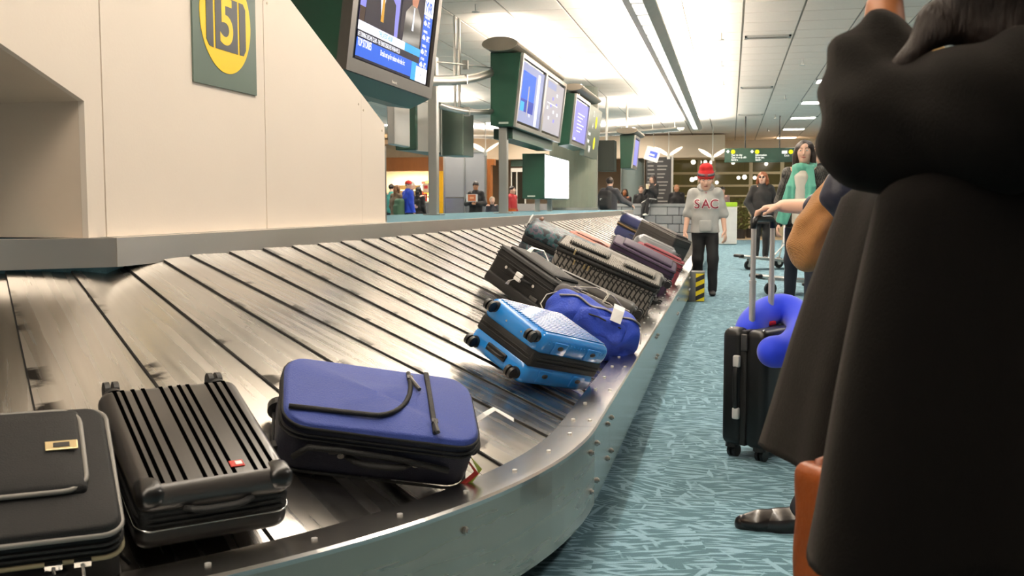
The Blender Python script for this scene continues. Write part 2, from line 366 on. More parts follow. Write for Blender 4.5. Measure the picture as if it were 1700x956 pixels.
# linear lights hung below the ceiling
m_house = mat('strip light housing', '#b9b4ab', .45, .2)
m_lens = mat('strip light lens', (.95, .93, .9), .5, emit=(1, .95, .88), es=.95)
m_trough = mat('strip light trough', (.9, .9, .88), .5, emit=(1, .95, .88), es=8)
def strip(label, p, q, wid, seg, up, dn, zs=2.98):
    p = Vector((*p, zs)); q = Vector((*q, zs)); d = q-p; L_ = d.length; rz = math.atan2(d.y, d.x)-math.pi/2
    t = thing('strip_light', label, 'strip light', p, rz, group='suspended strip lights')
    w = wid/2
    h = MB(); prof = [(-w, .10), (-w, .06), (-w*.42, 0), (-w*.38, .0), (-w*.38, .02), (w*.38, .02), (w*.38, 0), (w*.42, 0), (w, .06), (w, .10), (w*.9, .10), (w*.8, .05), (-w*.8, .05), (-w*.9, .10)]
    h.loft([[(a, 0, b) for a, b in prof], [(a, L_, b) for a, b in prof]]); h.build('housing', m_house, t)
    n = int(L_/seg); lb = MB().box((0, seg/2, .012), (w*.74, seg-.12, .016)); l0 = None
    for k in range(n):
        if l0 is None: l0 = lb.build('lens', m_lens, t)
        else: cp(l0, t, Matrix.Translation((0, k*seg, 0)))
    MB().box((0, L_/2, .062), (w*1.4, L_-.05, .01)).build('trough_lamp', m_trough, t)
    h0 = None
    for k in range(int(L_/3)+1):
        if h0 is None: h0 = MB().cyl((0, .2, .06), (0, .2, ZC-zs), .004, n=6).build('hanger_wire', m_alu, t)
        else: cp(h0, t, Matrix.Translation((0, k*3, 0)))
    k = max(1, round(L_/4)); seglen = L_/k
    for s in range(k):
        a = area('up_light', (0, (s+.5)*seglen, .085), w*1.4, seglen, up*seglen, WARM, (math.pi, 0, 0), t)
        b = area('down_light', (0, (s+.5)*seglen, -.004), w*.7, seglen, dn*seglen, WARM, (0, 0, 0), t)
    return t
strip('long white strip light hung over the carousel edge, running to the back', (-.905, -3.), (-.905, 27.3), .32, .62, STRIP_UP, STRIP_DN)
strip('strip light hung over the far side of the carousel behind the monitors', (-5.9, 2.), (-5.9, 21.5), .3, .62, STRIP_UP*.8, STRIP_DN*.6)
strip('white strip light crossing the hall at the far end of the long one', (-1.3, 27.2), (-4.1, 29.2), .3, .62, STRIP_UP, STRIP_DN)
strip('strip light angled across the far left ceiling behind the posts', (-8.6, 27.5), (-5.6, 30.5), .3, .62, STRIP_UP, STRIP_DN)
# ------------------------------------------------------------------ the carousel
car = thing('baggage_carousel', 'stainless steel sloping baggage carousel with overlapping plates curving round the front', 'baggage carousel', (CXY.x, CXY.y, 0))
R0, R1, PT = .80, 2.128, .2825
def zz(r): return .893-(r-.83)*(.587/1.285)
def slat_straight():
    m = MB(); a = -PT/2-.004; b = PT/2-.002; e = .0025
    top = [(R0, a+e, zz(R0)+.004), (R1, a+e, zz(R1)+.004), (R1, b, zz(R1)-.003), (R0, b, zz(R0)-.003)]
    m.loft([[(x, y, z-.005) for x, y, z in top], top])
    m.cur = 1; f = [(R0, zz(R0)), (R1, zz(R1))]                    # dark strip painting the shade along the raised side
    m.loft([[(x, a, z-.006), (x, a, z+.0015), (x, a+e, z+.0033), (x, a+e, z-.006)] for x, z in f]); return m
def slat_arc(dth):
    m = MB(); n = 5; e = .0022; q = .003
    for k in range(n+1): pass
    t0, t1 = -dth/2+.001, dth/2+q
    def pt(r, t): w = (t+dth/2)/dth; return (r*math.cos(t), -r*math.sin(t), zz(r)+.007*(w-.42))
    ts = [t0+(t1-e-t0)*k/n for k in range(n+1)]
    top = [pt(R0, t) for t in ts]+[pt(R1, t) for t in reversed(ts)]
    m.loft([[(x, y, z-.005) for x, y, z in top], top])
    m.cur = 1
    rings = []
    for r in (R0, R1):
        A = pt(r, t1); B = pt(r, t1-e); rings.append([(A[0], A[1], A[2]-.011), (A[0], A[1], A[2]-.0025), (B[0], B[1], B[2]-.0008), (B[0], B[1], B[2]-.011)])
    m.loft(rings); return m
m_edge = mat('painted edge shade', '#0c0b0a', .7)  # black stands in for shade on the steel plates' edge faces
sl = slat_straight().build('slat', [m_slat, m_edge], car); ns = int((YE-CXY.y)/PT)
sl.location = (0, PT/2, 0)
for k in range(1, ns+1): cp(sl, car, Matrix.Translation((0, PT/2+k*PT, .0007*random.uniform(-1, 1))) @ Matrix.Rotation(random.uniform(-.004, .004), 4, 'X'))
DT = .205
sa = slat_arc(DT).build('slat', [m_slat, m_edge], car); sa.rotation_euler = (0, 0, -DT/2)
for k in range(1, 9): cp(sa, car, Matrix.Rotation(-DT*(k+.5), 4, 'Z'))
for k in range(0, 8): cp(sa, car, Matrix.Translation((0, YE-CXY.y, 0)) @ Matrix.Rotation(DT*(k+.5), 4, 'Z'))
# dark deck under the plates, outer rim, panel, kick plate: the same outline swept with different profiles
def path(r, a0=95, a1=80):
    o = [(r*math.cos(math.radians(t)), -r*math.sin(math.radians(t))) for t in range(a0, -1, -5)]
    o += [(r*math.cos(math.radians(t)), YE-CXY.y+r*math.sin(math.radians(t))) for t in range(0, a1+1, 5)]
    return o
def sweep(name, prof, m, t0=None, t1=None, ylim=None, smooth=False, arc=None):
    """prof: closed list of (radius, z); arc: (deg0, deg1) near turn, or ylim: straight piece, or far arc"""
    mb = MB(); rings = []
    if arc is not None:
        n = max(2, int(abs(arc[1]-arc[0])/2.5))
        for k in range(n+1):
            t = math.radians(arc[0]+(arc[1]-arc[0])*k/n); off = YE-CXY.y if arc[0] < 0 or arc[1] < 0 else 0
            rings.append([(r*math.cos(t), off-r*math.sin(t), z) for r, z in prof])
    else:
        rings = [[(r, y, z) for r, z in prof] for y in ylim]
    mb.loft(rings); return mb.build(name, m, car, smooth=False)
YS = YE-CXY.y
for a in (dict(arc=(95, 0)), dict(ylim=(0, YS)), dict(arc=(0, -85))):
    sweep('deck', [(.82, .86), (.82, .84), (2.12, .25), (2.12, .268)], m_black, **a)
    sweep('kick_plate', [(2.12, 0.0), (2.14, 0.0), (2.14, .3), (2.12, .3)], m_kick, **a)
rim = [(2.13, .30), (2.13, .35), (2.25, .352), (2.256, .346), (2.256, .336), (2.25, .340), (2.14, .338)]
pan = [(2.25, .339), (2.25, .095), (2.243, .095), (2.243, .339)]
joints = [-.0, .42, 2.9, 5.4, 7.9, 10.4, 12.9, YS]
for a, b in zip(joints, joints[1:]):
    sweep('rim_rail', rim, m_steel, ylim=(a+.001, b-.001)); sweep('side_panel', pan, m_panel, ylim=(a+.001, b-.001))
for a, b in ((95, 48), (48, 0)):
    sweep('rim_rail', rim, m_steel, arc=(a-.05, b+.05)); sweep('side_panel', pan, m_panel2, arc=(a-.05, b+.05))
sweep('rim_rail', rim, m_steel, arc=(0, -85)); sweep('side_panel', pan, m_panel, arc=(0, -85))
m_bolt = mat('bolt steel', (.45, .43, .4), .3, 1)
bb = MB().cyl((0, 0, 0), (.006, 0, 0), .010, .009, n=10).cyl((.006, 0, 0), (.011, 0, 0), .0055, n=6); b0 = None
def bolt(M):
    global b0
    if b0 is None: b0 = bb.build('bolt', m_bolt, car, smooth=False); b0.matrix_basis = M
    else: cp(b0, car, M)
for y in joints[:-1]:
    for dy in (-.06, .06):
        for z in (.16, .285):
            if y+dy > 0: bolt(Matrix.Translation((2.25, y+dy, z)))
for a in (2, 24, 46, 50, 70):
    for z in (.16, .285): bolt(Matrix.Rotation(-math.radians(a), 4, 'Z') @ Matrix.Translation((2.25, 0, z)))
rv = MB(); m_rivet = mat('rivet', (.8, .79, .77), .35, .6)
for k in range(48):
    for r in ((2.165,) if k % 2 else (2.165, 2.222)): rv.cyl((r, .1+k*.29, .351), (r, .1+k*.29, .355), .007, n=7)
for k in range(14):
    t = math.radians(3+k*6.3)
    for r in (2.19,): rv.cyl((r*math.cos(t), -r*math.sin(t), .350), (r*math.cos(t), -r*math.sin(t), .355), .007, n=7)
tag(rv.build('rivets', m_rivet, car), kind='stuff')
# inner rim: straight steel lengths with mitred corners, and the carpeted platform inside
ins = [(-.83, -.35), (-.35, -.86), (.40, -.86), (.83, -.44), (.83, 2.35), (.83, 4.9), (.83, 8.4), (.83, 12.), (.83, YS+.35), (.35, YS+.83), (-.83, YS+.83)]
for (x0, y0), (x1, y1) in zip(ins, ins[1:]):
    d = Vector((x1-x0, y1-y0)); d.normalize(); nrm = Vector((d.y, -d.x))
    a = Vector((x0, y0))+d*.002; b = Vector((x1, y1))-d*.002; mb = MB()
    prof = [(0, .88), (.0, ZP+.003), (-.07, ZP+.003), (-.07, ZP-.004), (-.008, ZP-.004), (-.008, .88)]
    mb.loft([[(q.x+nrm.x*o, q.y+nrm.y*o, z) for o, z in prof] for q in (a, b)]); mb.build('inner_rim', m_irim, car)
pl = MB(); pl.loft([[(x*.955, y, z) for x, y in ins] for z in (.02, ZP)]); pl.build('platform', m_carpet2, car)
# ------------------------------------------------------------------ cream chute wall on the platform
XW = -1.906
def wp(u, v): p = onx(u, v, XW); return (p.y, p.z)
e0 = wp(147, 395); e1 = wp(640, 372); sr = wp(637, 205); st = wp(494, 16); so = wp(142, 168); s2 = wp(0, 70)
ks = (st[1]-sr[1])/(st[0]-sr[0]); ytop = sr[0]+(ZC-sr[1])/ks
ko = (s2[1]-so[1])/(s2[0]-so[0]); yl = .55; zl = so[1]+(yl-so[0])*ko
zb = ZP+.004
y1 = wp(174, 300)[0]; y2 = wp(442, 300)[0]; y3 = wp(601, 300)[0]
def slope(y): return sr[1]+(y-sr[0])*ks
wl = thing('wall_left', 'cream panelled chute wall with a sloping end standing on the platform', 'wall', (XW, e0[0], ZP), kind='structure')
def wprism(name, poly, x0, x1, m): MB().prism(poly, 0, x0, x1).build(name, m, wl, world=True)
g = .0035
wprism('panel', [(e0[0], zb), (y1-g, zb), (y1-g, slope(y1)), (yl, slope(yl)), (yl, zl), (e0[0], so[1])], XW, XW-.02, m_cream)
wprism('panel', [(y1+g, zb), (y2-g, zb), (y2-g, slope(y2)), (y1+g, slope(y1))], XW, XW-.02, m_cream)
wprism('panel', [(y2+g, zb), (y3-.0012, zb), (y3-.0012, slope(y3)), (y2+g, slope(y2))], XW, XW-.02, m_cream)
wprism('panel', [(y3+.0012, zb), (e1[0], zb), (e1[0], slope(e1[0])), (y3+.0012, slope(y3))], XW, XW-.02, m_cream)
wprism('core', [(e0[0]+.001, zb), (e1[0]-.002, zb), (e1[0]-.002, slope(e1[0])), (yl, slope(yl)), (yl, zl), (e0[0]+.001, so[1])], XW-.021, XW-1.45, m_cream2)
sc = MB().cyl((0, 0, 0), (.002, 0, 0), .006, n=8); s0 = None
m_brass = mat('screw', (.5, .42, .3), .4, 1)
for u, v in ((443, 5), (595, 173), (603, 183), (634, 217)):
    y, z = wp(u, v); M = wm(wl).inverted() @ Matrix.Translation((XW, y, z))
    if s0 is None: s0 = sc.build('screw', m_brass, wl); s0.matrix_basis = M
    else: cp(s0, wl, M)
tag(MB().b2((XW-.05, e1[0]+.002, ZP+.001), (XW-.002, e1[0]+.03, 1.40)).build('trim_1', m_steel), 'upright steel corner trim at the sloping end of the cream wall', 'corner trim', kind='structure')
# carousel number sign
a = wp(319, 135); b = wp(424, 160); sw = b[0]-a[0]; yc = (a[0]+b[0])/2; cb = onx(384, 125, XW).z; cr_ = .19*1.06; zc = cb+cr_; zb_ = a[1]
sg = thing('carousel_number_sign', 'grey green square sign with a yellow disc and suitcase numbered 5', 'sign', (XW+.001, yc, zb_))
m_sg = mat('sign grey green', '#55665c', .32, var=.03); m_yel = mat('sign yellow', '#fbd100', .3, var=.02); m_dk = mat('sign charcoal', '#3b3c40', .3, var=.04)
MB().b2((0, -sw/2, 0), (.006, sw/2, 2*(zc-zb_))).build('plate', m_sg, sg)
zr = zc-zb_
MB().prism([(cr_*math.cos(t*math.pi/32), zr+cr_*math.sin(t*math.pi/32)) for t in range(64)], 0, .006, .0075).build('disc', m_yel, sg)
def srect(n, a0, a1, b0_, b1_, m, x0=.0075, x1=.009): return MB().prism([(a0*cr_, zr+b0_*cr_), (a1*cr_, zr+b0_*cr_), (a1*cr_, zr+b1_*cr_), (a0*cr_, zr+b1_*cr_)], 0, x0, x1).build(n, m, sg)
def sround(a0, a1, s):
    q = .1; P = [(a0, -.58), (a1, -.58), (a1, .42), (a0, .42)]
    if s < 0: P = [(a0+q, -.56), (a1, -.58), (a1, .42), (a0+q, .42), (a0, .32), (a0, -.46)]
    else: P = [(a0, -.58), (a1-q, -.58), (a1, -.46), (a1, .32), (a1-q, .42), (a0, .42)]
    MB().prism([(x*cr_, zr+z*cr_) for x, z in P], 0, .0075, .009).build('suitcase_side', m_dk, sg)
sround(-.78, -.52, -1); sround(.52, .78, 1); srect('suitcase_body', -.44, .44, -.58, .42, m_dk)
hd = MB(); hd.prism([(x*cr_, zr+z*cr_) for x, z in [(-.22, .42), (-.22, .62), (.22, .62), (.22, .42), (.14, .42), (.14, .54), (-.14, .54), (-.14, .42)]], 0, .0075, .009); hd.build('suitcase_handle', m_dk, sg)
text('numeral', '5', cr_*1.22, m_yel, sg, Matrix.Translation((.0092, 0, zr-.08*cr_)) @ Matrix(((0, 0, 1, 0), (1, 0, 0, 0), (0, 1, 0, 0), (0, 0, 0, 1))), .0004, bold=.004)
# ------------------------------------------------------------------ screens and posts on the carousel platform
def emis(name, h, es):
    m = mat(name, tuple(c*.15 for c in lin(h)), .6, var=.02, emit=h, es=es); nodes(m)[2].inputs['Specular IOR Level'].default_value = .08; return m
m_bez = mat('grey bezel', '#4c4a48', .35, .3); m_blkglass = mat('screen black', '#101014', .12)
SIDE = Matrix(((0, 0, 1, 0), (1, 0, 0, 0), (0, 1, 0, 0), (0, 0, 0, 1)))      # text in x,y -> y,z facing +x
def fit_face(p00, p10, p01):
    """matrix taking (a along y, b up the tilted face, c outwards) to the world"""
    ax = (p10-p00).normalized(); up = p01-p00; up = (up-up.dot(ax)*ax).normalized(); n = ax.cross(up)
    return Matrix.Translation(p00) @ Matrix((ax, up, n)).transposed().to_4x4(), (p10-p00).length, (p01-p00).dot(up)
def monitor(label, y0, tl, tr, br, bl, yfar, frames, group='monitor housings over the platform', body=None, wave=True):
    """green housing: near end outline from pixels on the plane y=y0, run back to y=yfar"""
    P = [ony(u, v, y0) for u, v in (bl, br, tr, tl)]
    t = thing('monitor_housing', label, 'monitor', (P[1].x, y0, min(p.z for p in P)), group=group)
    mb = MB(); mb.loft([[tuple(p) for p in P], [(p.x, yfar, p.z) for p in P]]); mb.build('housing', body or m_green, t, world=True, bevel=.008)
    M, w, h = fit_face(P[1], Vector((P[1].x, yfar, P[1].z)), P[2])
    return t, M, w, h, P
def lbox(mb, M, a0, a1, b0, b1, c0, c1): return mb.b2((a0, b0, c0), (a1, b1, c1), M)
def frame_rect(t, M, a0, a1, b0, b1, th, c0, c1, m, name='frame'):
    mb = MB()
    lbox(mb, M, a0, a1, b0, b0+th, c0, c1); lbox(mb, M, a0, a1, b1-th, b1, c0, c1); lbox(mb, M, a0, a0+th, b0+th, b1-th, c0, c1); lbox(mb, M, a1-th, a1, b0+th, b1-th, c0, c1)
    return mb.build(name, m, t, world=True)
def scr(t, M, a0, a1, b0, b1, c, m, name='screen', parent=None): return lbox(MB(), M, a0, a1, b0, b1, c, c+.003).build(name, m, parent or t, world=True)
def txt(t, M, a, b, c, s, size, m, name='lettering', align='LEFT', bold=0, sx=1):
    o = text(name, s, size, m, None, M @ Matrix.Translation((a, b, c)), .0006, align, sx, bold); o.parent = t; o.data.transform(wm(t).inverted()); return o
mS = lambda n, h, e: emis('screen '+n, h, e)
s_sky = mS('pale lilac', '#a9b4e0', .6); s_blue = mS('blue', '#2a63d8', 1.0); s_dblue = mS('deep blue', '#1c3cae', .8); s_wht = mS('white', '#f2f4ff', 1.1); s_navy = mS('navy', '#141a3c', .35)
s_cyan = mS('cyan', '#39a3e6', 1.0); s_skin = mS('skin', '#c98a6e', .8); s_tie = mS('yellow tie', '#e0a83a', .8); s_lilac = mS('lilac', '#8f8fe8', .9); s_yel = mS('signal yellow', '#f4ea2a', 1.1); s_grey = mS('silver', '#c4c3cd', .6); s_brown = mS('warm dark', '#4a3226', .4)
# screen one: the television nearest the camera
yA = 12.2
Pb = ony(852, 210, yA); xb = Pb.x; xt = ony(866, 87, yA).x
q0 = onx(557, 113, xb); y0 = q0.y; q1 = onx(702, 159, xb); y1_ = q1.y
zt = 3.0
P1 = [Vector((xb-.62, y0, q0.z-.02)), Vector((xb, y0, q0.z)), Vector((xb+(xt-xb)*1.25, y0, zt)), Vector((xb-.62, y0, zt))]
t = thing('monitor_housing', 'dark green monitor housing nearest the camera, its television showing news and weather', 'monitor', (xb, y0, q0.z), group='monitor housings over the platform')
MB().loft([[tuple(p) for p in P1], [(p.x, y1_+.02, p.z) for p in P1]]).build('housing', m_green, t, world=True)
M, w, h = fit_face(P1[1], Vector((xb, y1_, q0.z)), P1[2])
lbox(MB(), M, 0, w, 0, h*.99, 0, .05).build('television', m_bez, t, world=True)
lbox(MB(), M, .05*w, .95*w, .03*h, .97*h, .05, .052).build('glass', m_blkglass, t, world=True)
frame_rect(t, M, .0, w, .0, h*.99, .045*w, .05, .075, m_bez, 'bezel')
MB().loft([[tuple(M @ Vector(p)) for p in ((a, -.004, .06), (a, -.10, -.10), (a, -.10, -.30), (a, -.004, -.30))] for a in (0.0, w)]).build('chin', m_green, t, world=True)
pic = scr(t, M, .09*w, .92*w, .10*h, .96*h, .053, s_navy, 'picture')
def pc(n, a0, a1, b0, b1, m, c=.0562): return lbox(MB(), M, a0*w, a1*w, b0*h, b1*h, c, c+.0012).build(n, m, pic, world=True)
pc('news_bar', .09, .80, .115, .235, s_blue); pc('ticker_bar', .09, .80, .236, .285, s_navy); pc('caption_bar', .09, .78, .286, .345, s_wht); pc('caption_shade', .6, .80, .286, .345, s_cyan, .0566)
pc('weather_column', .80, .92, .20, .96, s_blue); pc('clock_box', .77, .92, .10, .215, s_wht, .0566); pc('logo_box', .80, .92, .62, .96, s_wht, .0566); pc('news_tag', .71, .77, .10, .235, s_cyan, .0566)
pc('studio_wall', .09, .50, .346, .96, s_lilac); pc('studio_dark', .52, .80, .346, .96, s_navy, .0566); pc('studio_desk', .09, .3, .346, .44, s_brown, .0566)
def ppoly(n, pts, m, c): 
    mb = MB(); mb.loft([[tuple(M @ Vector((a*w, b*h, c+k))) for a, b in pts] for k in (0, .0012)]); return mb.build(n, m, pic, world=True)
ppoly('presenter_suit', [(.14, .346), (.46, .346), (.45, .56), (.37, .63), (.25, .63), (.15, .56)], s_navy, .0576); ppoly('presenter_tie', [(.30, .40), (.33, .40), (.325, .58), (.305, .58)], s_tie, .0596)
ppoly('presenter_shirt', [(.305, .42), (.27, .63), (.35, .63)], s_wht, .0586); ppoly('presenter_head', [(.28, .63), (.34, .63), (.37, .72), (.34, .80), (.28, .80), (.25, .72)], s_skin, .0588)
ppoly('guest_suit', [(.56, .346), (.78, .346), (.77, .56), (.71, .63), (.63, .63), (.57, .56)], mS('black', '#08080c', .2), .0576); ppoly('guest_head', [(.64, .63), (.70, .63), (.72, .72), (.69, .79), (.65, .79), (.62, .72)], s_skin, .0588); ppoly('guest_tie', [(.66, .45), (.68, .45), (.675, .62), (.665, .62)], s_wht, .0590)
txt(pic, M, .10*w, .205*h, .0576, 'TOP STORIES', .075, s_wht, bold=.001, sx=.62); txt(pic, M, .335*w, .195*h, .0576, 'Details not up for release who else is c', .058, s_wht, sx=.62)
txt(pic, M, .095*w, .258*h, .0576, 'HE TURNING BECAME CLEAR - THE FUNDS DISSOLVED WHEN WE CA', .046, s_wht, sx=.62)
txt(pic, M, .3*w, .315*h, .0578, 'THE LATEST HOUR', .05, s_cyan, sx=.7)
for b, nm, tp in ((.57, 'VANCOUVER', '6\u00b0C'), (.46, 'WINNIPEG', '-20\u00b0C'), (.35, 'TORONTO', '2\u00b0C'), (.25, 'OTTAWA', '-8\u00b0C')):
    txt(pic, M, .815*w, (b+.035)*h, .0576, nm, .03, s_wht, sx=.75); txt(pic, M, .86*w, (b-.012)*h, .0576, tp, .062, s_wht, sx=.62, bold=.001)
    ppoly('cloud_icon', [(.812, b-.025), (.84, b-.03), (.85, b-.012), (.84, b), (.83, b+.012), (.818, b+.004), (.808, b-.01)], s_wht, .0576)
txt(pic, M, .81*w, .68*h, .0590, 'YVR', .12, s_blue, sx=.8, bold=.002)
txt(pic, M, .795*w, .155*h, .0590, 'C 5 24', .045, s_grey, sx=.8)
txt(t, M, .5*w, .026*h, .0765, 'Panasonic', .03, m_white, align='CENTER')
# screen pair
def pane(t, M, a0, a1, b0, b1, m, th=.05):
    fr_ = frame_rect(t, M, a0, a1, b0, b1, th, .0, .03, m_alu, 'steel_frame')
    lbox(MB(), M, a0+th, a1-th, b0+th, b1-th, .001, .006).build('black_surround', m_blkglass, t, world=True)
    return scr(t, M, a0+th+.03, a1-th-.03, b0+th+.035, b1-th-.03, .0075, m)
xf = onx(938, 137, xt).y
t, M, w, h, P = monitor('dark green housing with two steel framed flight information screens side by side', yA, (814, 87), (866, 87), (852, 210), (814, 208), xf, 2)
s1 = pane(t, M, 0, w/2-.005, 0, h, s_sky); s2_ = pane(t, M, w/2+.005, w, 0, h, s_grey)
def sub(par, M, a0, a1, b0, b1, m, n, c=.011): return lbox(MB(), M, a0, a1, b0, b1, c, c+.001).build(n, m, par, world=True)
hw = w/2
sub(s1, M, .12*hw, .62*hw, .25*h, .80*h, s_blue, 'advert_sky'); sub(s1, M, .70*hw, .80*hw, .10*h, .86*h, s_wht, 'advert_column'); sub(s1, M, .12*hw, .26*hw, .25*h, .38*h, s_cyan, 'advert_patch', .0122); sub(s1, M, .36*hw, .40*hw, .2*h, .62*h, s_grey, 'advert_tower', .0122); sub(s1, M, .12*hw, .62*hw, .25*h, .42*h, s_dblue, 'advert_city', .0116)
txt(s1, M, .45*hw, .22*h, .0122, 'YVR', .06, s_wht)
sub(s2_, M, hw*1.15, hw*1.55, .78*h, .88*h, s_sky, 'map_header')
for k, (a, b) in enumerate(((1.2, .45), (1.35, .5), (1.5, .42), (1.62, .55), (1.3, .3), (1.55, .28), (1.7, .4), (1.42, .62), (1.6, .7))): sub(s2_, M, a*hw, (a+.06)*hw, b*h, (b+.05)*h, s_lilac if k % 2 else s_wht, 'map_block')
sub(s2_, M, 1.2*hw, 1.7*hw, .545*h, .56*h, s_wht, 'map_line')
MB().b2((P[1].x-.30, yA+.25, P[1].z-.13), (P[1].x-.06, xf-.15, P[1].z-.005)).build('under_box', m_green, t, world=True)
m_tag = mat('small white label', '#d8d8d0', .5)
ctr = ony(836, 204, yA); MB().b2((ctr.x-.06, yA-.004, ctr.z-.012), (ctr.x+.06, yA, ctr.z+.012)).build('label_plate', m_tag, t, world=True)
# screen plus way-finding panel
yB = xf+.55
Pt = ony(954.6, 154.5, yB); xs = onx(978, 170, Pt.x).y; xe = onx(999, 184, Pt.x).y
t, M, w, h, P = monitor('dark green housing with one blue screen in front of the grey yellow-dotted direction panel', yB, (930, 152), (954.6, 154.5), (945, 239), (926, 242), xs, 1)
s3 = pane(t, M, 0, w, 0, h, s_lilac)
for k in range(6): sub(s3, M, .3*w, (.55+.1*(k % 3))*w, (.3+.07*k)*h, (.32+.07*k)*h, s_wht, 'text_line')
sub(s3, M, .18*w, .3*w, .12*h, .16*h, s_wht, 'corner_logo')
wy = thing('wayfinding_panel', 'grey direction panel with yellow discs and white arrows beside the blue screen', 'sign', (P[1].x, xs+.02, P[1].z-.12))
M2 = M @ Matrix.Translation((w+.02, -.10, -.02)); w2 = (xe-xs)-.02; h2 = h+.10
lbox(MB(), M2, 0, w2, 0, h2, -.05, .03).build('board', m_greygreen, wy, world=True)
m_signw = emis('sign white', '#f6f6f0', 1.0); m_signy = emis('sign yellow lit', '#f0e821', 1.0)
def disc(M, a, b, r, c, m, par, n='disc'): return MB().loft([[tuple(M @ Vector((a+r*math.cos(k*math.pi/10), b+r*math.sin(k*math.pi/10), c+e))) for k in range(20)] for e in (0, .002)]).build(n, m, par, world=True)
disc(M2, .62*w2, .72*h2, .11, .031, m_signy, wy); disc(M2, .62*w2, .30*h2, .11, .031, m_signy, wy)
txt(wy, M2, .38*w2, .86*h2, .031, '2', .14, m_signw, bold=.004); txt(wy, M2, .36*w2, .62*h2, .031, '\u2190', .14, m_signw, bold=.004); txt(wy, M2, .12*w2, .45*h2, .031, 'Carousels', .09, m_signw, bold=.003, sx=.8); txt(wy, M2, .12*w2, .31*h2, .031, 'Bagages', .09, m_signw, bold=.003, sx=.8); txt(wy, M2, .25*w2, .15*h2, .031, '8-9', .16, m_signw, bold=.004)
# far screen
yD = 22.
Pt = ony(1053.5, 224, yD); xe = onx(1061, 229, Pt.x).y
t, M, w, h, P = monitor('small far dark green monitor housing beside the grey column', yD, (1029, 224), (1053.5, 224), (1047.5, 279), (1030, 279), min(xe, yD+1.3), 1)
pane(t, M, 0, w, 0, h, s_lilac)
MB().cyl((P[0].x+.1, yD+.3, P[2].z-.02), (P[0].x+.1, yD+.3, ZC+.005), .025, n=8).build('hanger_rod', m_alu, t, world=True)
# bright advertising box standing on two legs
yL = 15.3
a = ony(867, 255, yL); b = ony(904, 330, yL); ye = onx(944, 265, b.x).y
t = thing('advertising_lightbox', 'glaring white lightbox in a dark green case on short legs', 'lightbox', (b.x, yL, ZP))
MB().b2((a.x, yL, b.z), (b.x, ye, a.z)).build('case', m_green, t, world=True, bevel=.006)
m_lb = emis('lightbox face', '#ffffff', 3.0)
MB().b2((b.x, yL+.02, b.z+.015), (b.x+.006, ye-.02, a.z-.02)).build('lit_face', m_lb, t, world=True)
for k in range(2): MB().b2((b.x-.18, yL+.15+k*1.1, ZP), (b.x-.11, yL+.22+k*1.1, b.z)).build('leg', m_alu, t, world=True)
MB().b2((a.x+.08, yL-.004, b.z+.03), (a.x+.2, yL, b.z+.05)).build('label_plate', m_tag, t, world=True)
# round lamp troughs over the housings
m_tr = mat('trough paint', '#8c8478', .5, .2)
def trough(label, u0, u1, vb, vt, y, yend):
    l = ony(u0, vb, y); r = ony(u1, vb, y); xc = (l.x+r.x)/2; hw_ = (r.x-l.x)/2; z0 = ony((u0+u1)/2, vb, y).z; z1 = ony((u0+u1)/2, vt, y).z
    t = thing('uplighter_trough', label, 'uplighter', (xc, y, z0), group='uplighters over the monitors')
    ch = (z1-z0)/2; zc_ = z0+ch
    def el(yy, k): return [(xc+hw_*k*math.cos(i*math.pi/14), yy, zc_+ch*k*math.sin(i*math.pi/14)) for i in range(28)]
    MB().loft([el(y, .96), el(y+.02, 1), el(yend, 1)]).build('trough', m_tr, t, world=True)
    MB().cyl((xc, y+.5, z0-.02), (xc, y+.5, z0+.02), .03, n=10).build('stem', m_alu, t, world=True)
    MB().b2((xc-hw_*.6, y+.2, z1+.001), (xc+hw_*.6, yend-.1, z1+.006)).build('lamp', m_trough, t, world=True)
    area('trough_light', (0, (yend-y)/2, z1-z0+.03), hw_, yend-y-.2, 40, WARM, (math.pi, 0, 0), t)
trough('uplighter trough floating above the two-screen housing', 799, 860, 84.5, 60, yA-.1, xf+.1)
trough('uplighter trough above the blue screen and direction panel', 936, 968, 150, 138, yB-.1, yB+2.2)
trough('small far uplighter trough above the far monitor', 1022, 1059, 222, 211, yD-.2, yD+1.6)
# posts and curved arms
def post(label, u, wpx, vt, vb, group='aluminium posts on the platform'):
    p = onz(u, vb, ZP); y = p.y; w = wpx*y/F; z = ony(u, vt, y).z
    t = thing('support_post', label, 'post', (p.x, y, ZP), group=group)
    MB().b2((-w/2, -w/2, 0), (w/2, w/2, z-ZP)).build('shaft', m_alu, t, bevel=.006)
    MB().b2((-w/2-.004, w*.1, 0), (-w/2, w*.3, z-ZP-.02)).build('groove', m_black, t)
    MB().b2((-w, -w, 0), (w, w, .012)).build('foot_plate', m_alu, t); return p, y, z
pa, ya, za = post('tall aluminium post between the television and the two-screen housing', 720.5, 15, 95, 357)
pb, yb_, zb2 = post('aluminium post holding the near end of the two-screen housing', 836, 14, 212, 354)
def arm(label, pts, r, flat):
    t = thing('curved_arm', label, 'bracket', pts[0], group='curved arms joining monitors and post')
    cv = [Vector(p) for p in pts]; o = []
    for i in range(13):
        s = i/12; o.append(cv[0]*(1-s)**2+cv[1]*2*s*(1-s)+cv[2]*s*s)
    MB().tube(o, r, 8, flat=flat).build('bar', m_alu, t, world=True, smooth=True)
    mid = o[6]; MB().b2((mid.x-.03, mid.y-.02, mid.z-.05), (mid.x+.03, mid.y+.02, mid.z+.05)).build('clamp', m_alu, t, world=True)
e1_ = ony(704, 130, y1_+.2); arm('upper curved arm from the television past the tall post', [ony(700, 133, y1_+.1), ony(775, 138, ya+.5)+Vector((0, 0, 0)), ony(816, 121, yA)], .03, 1.6)
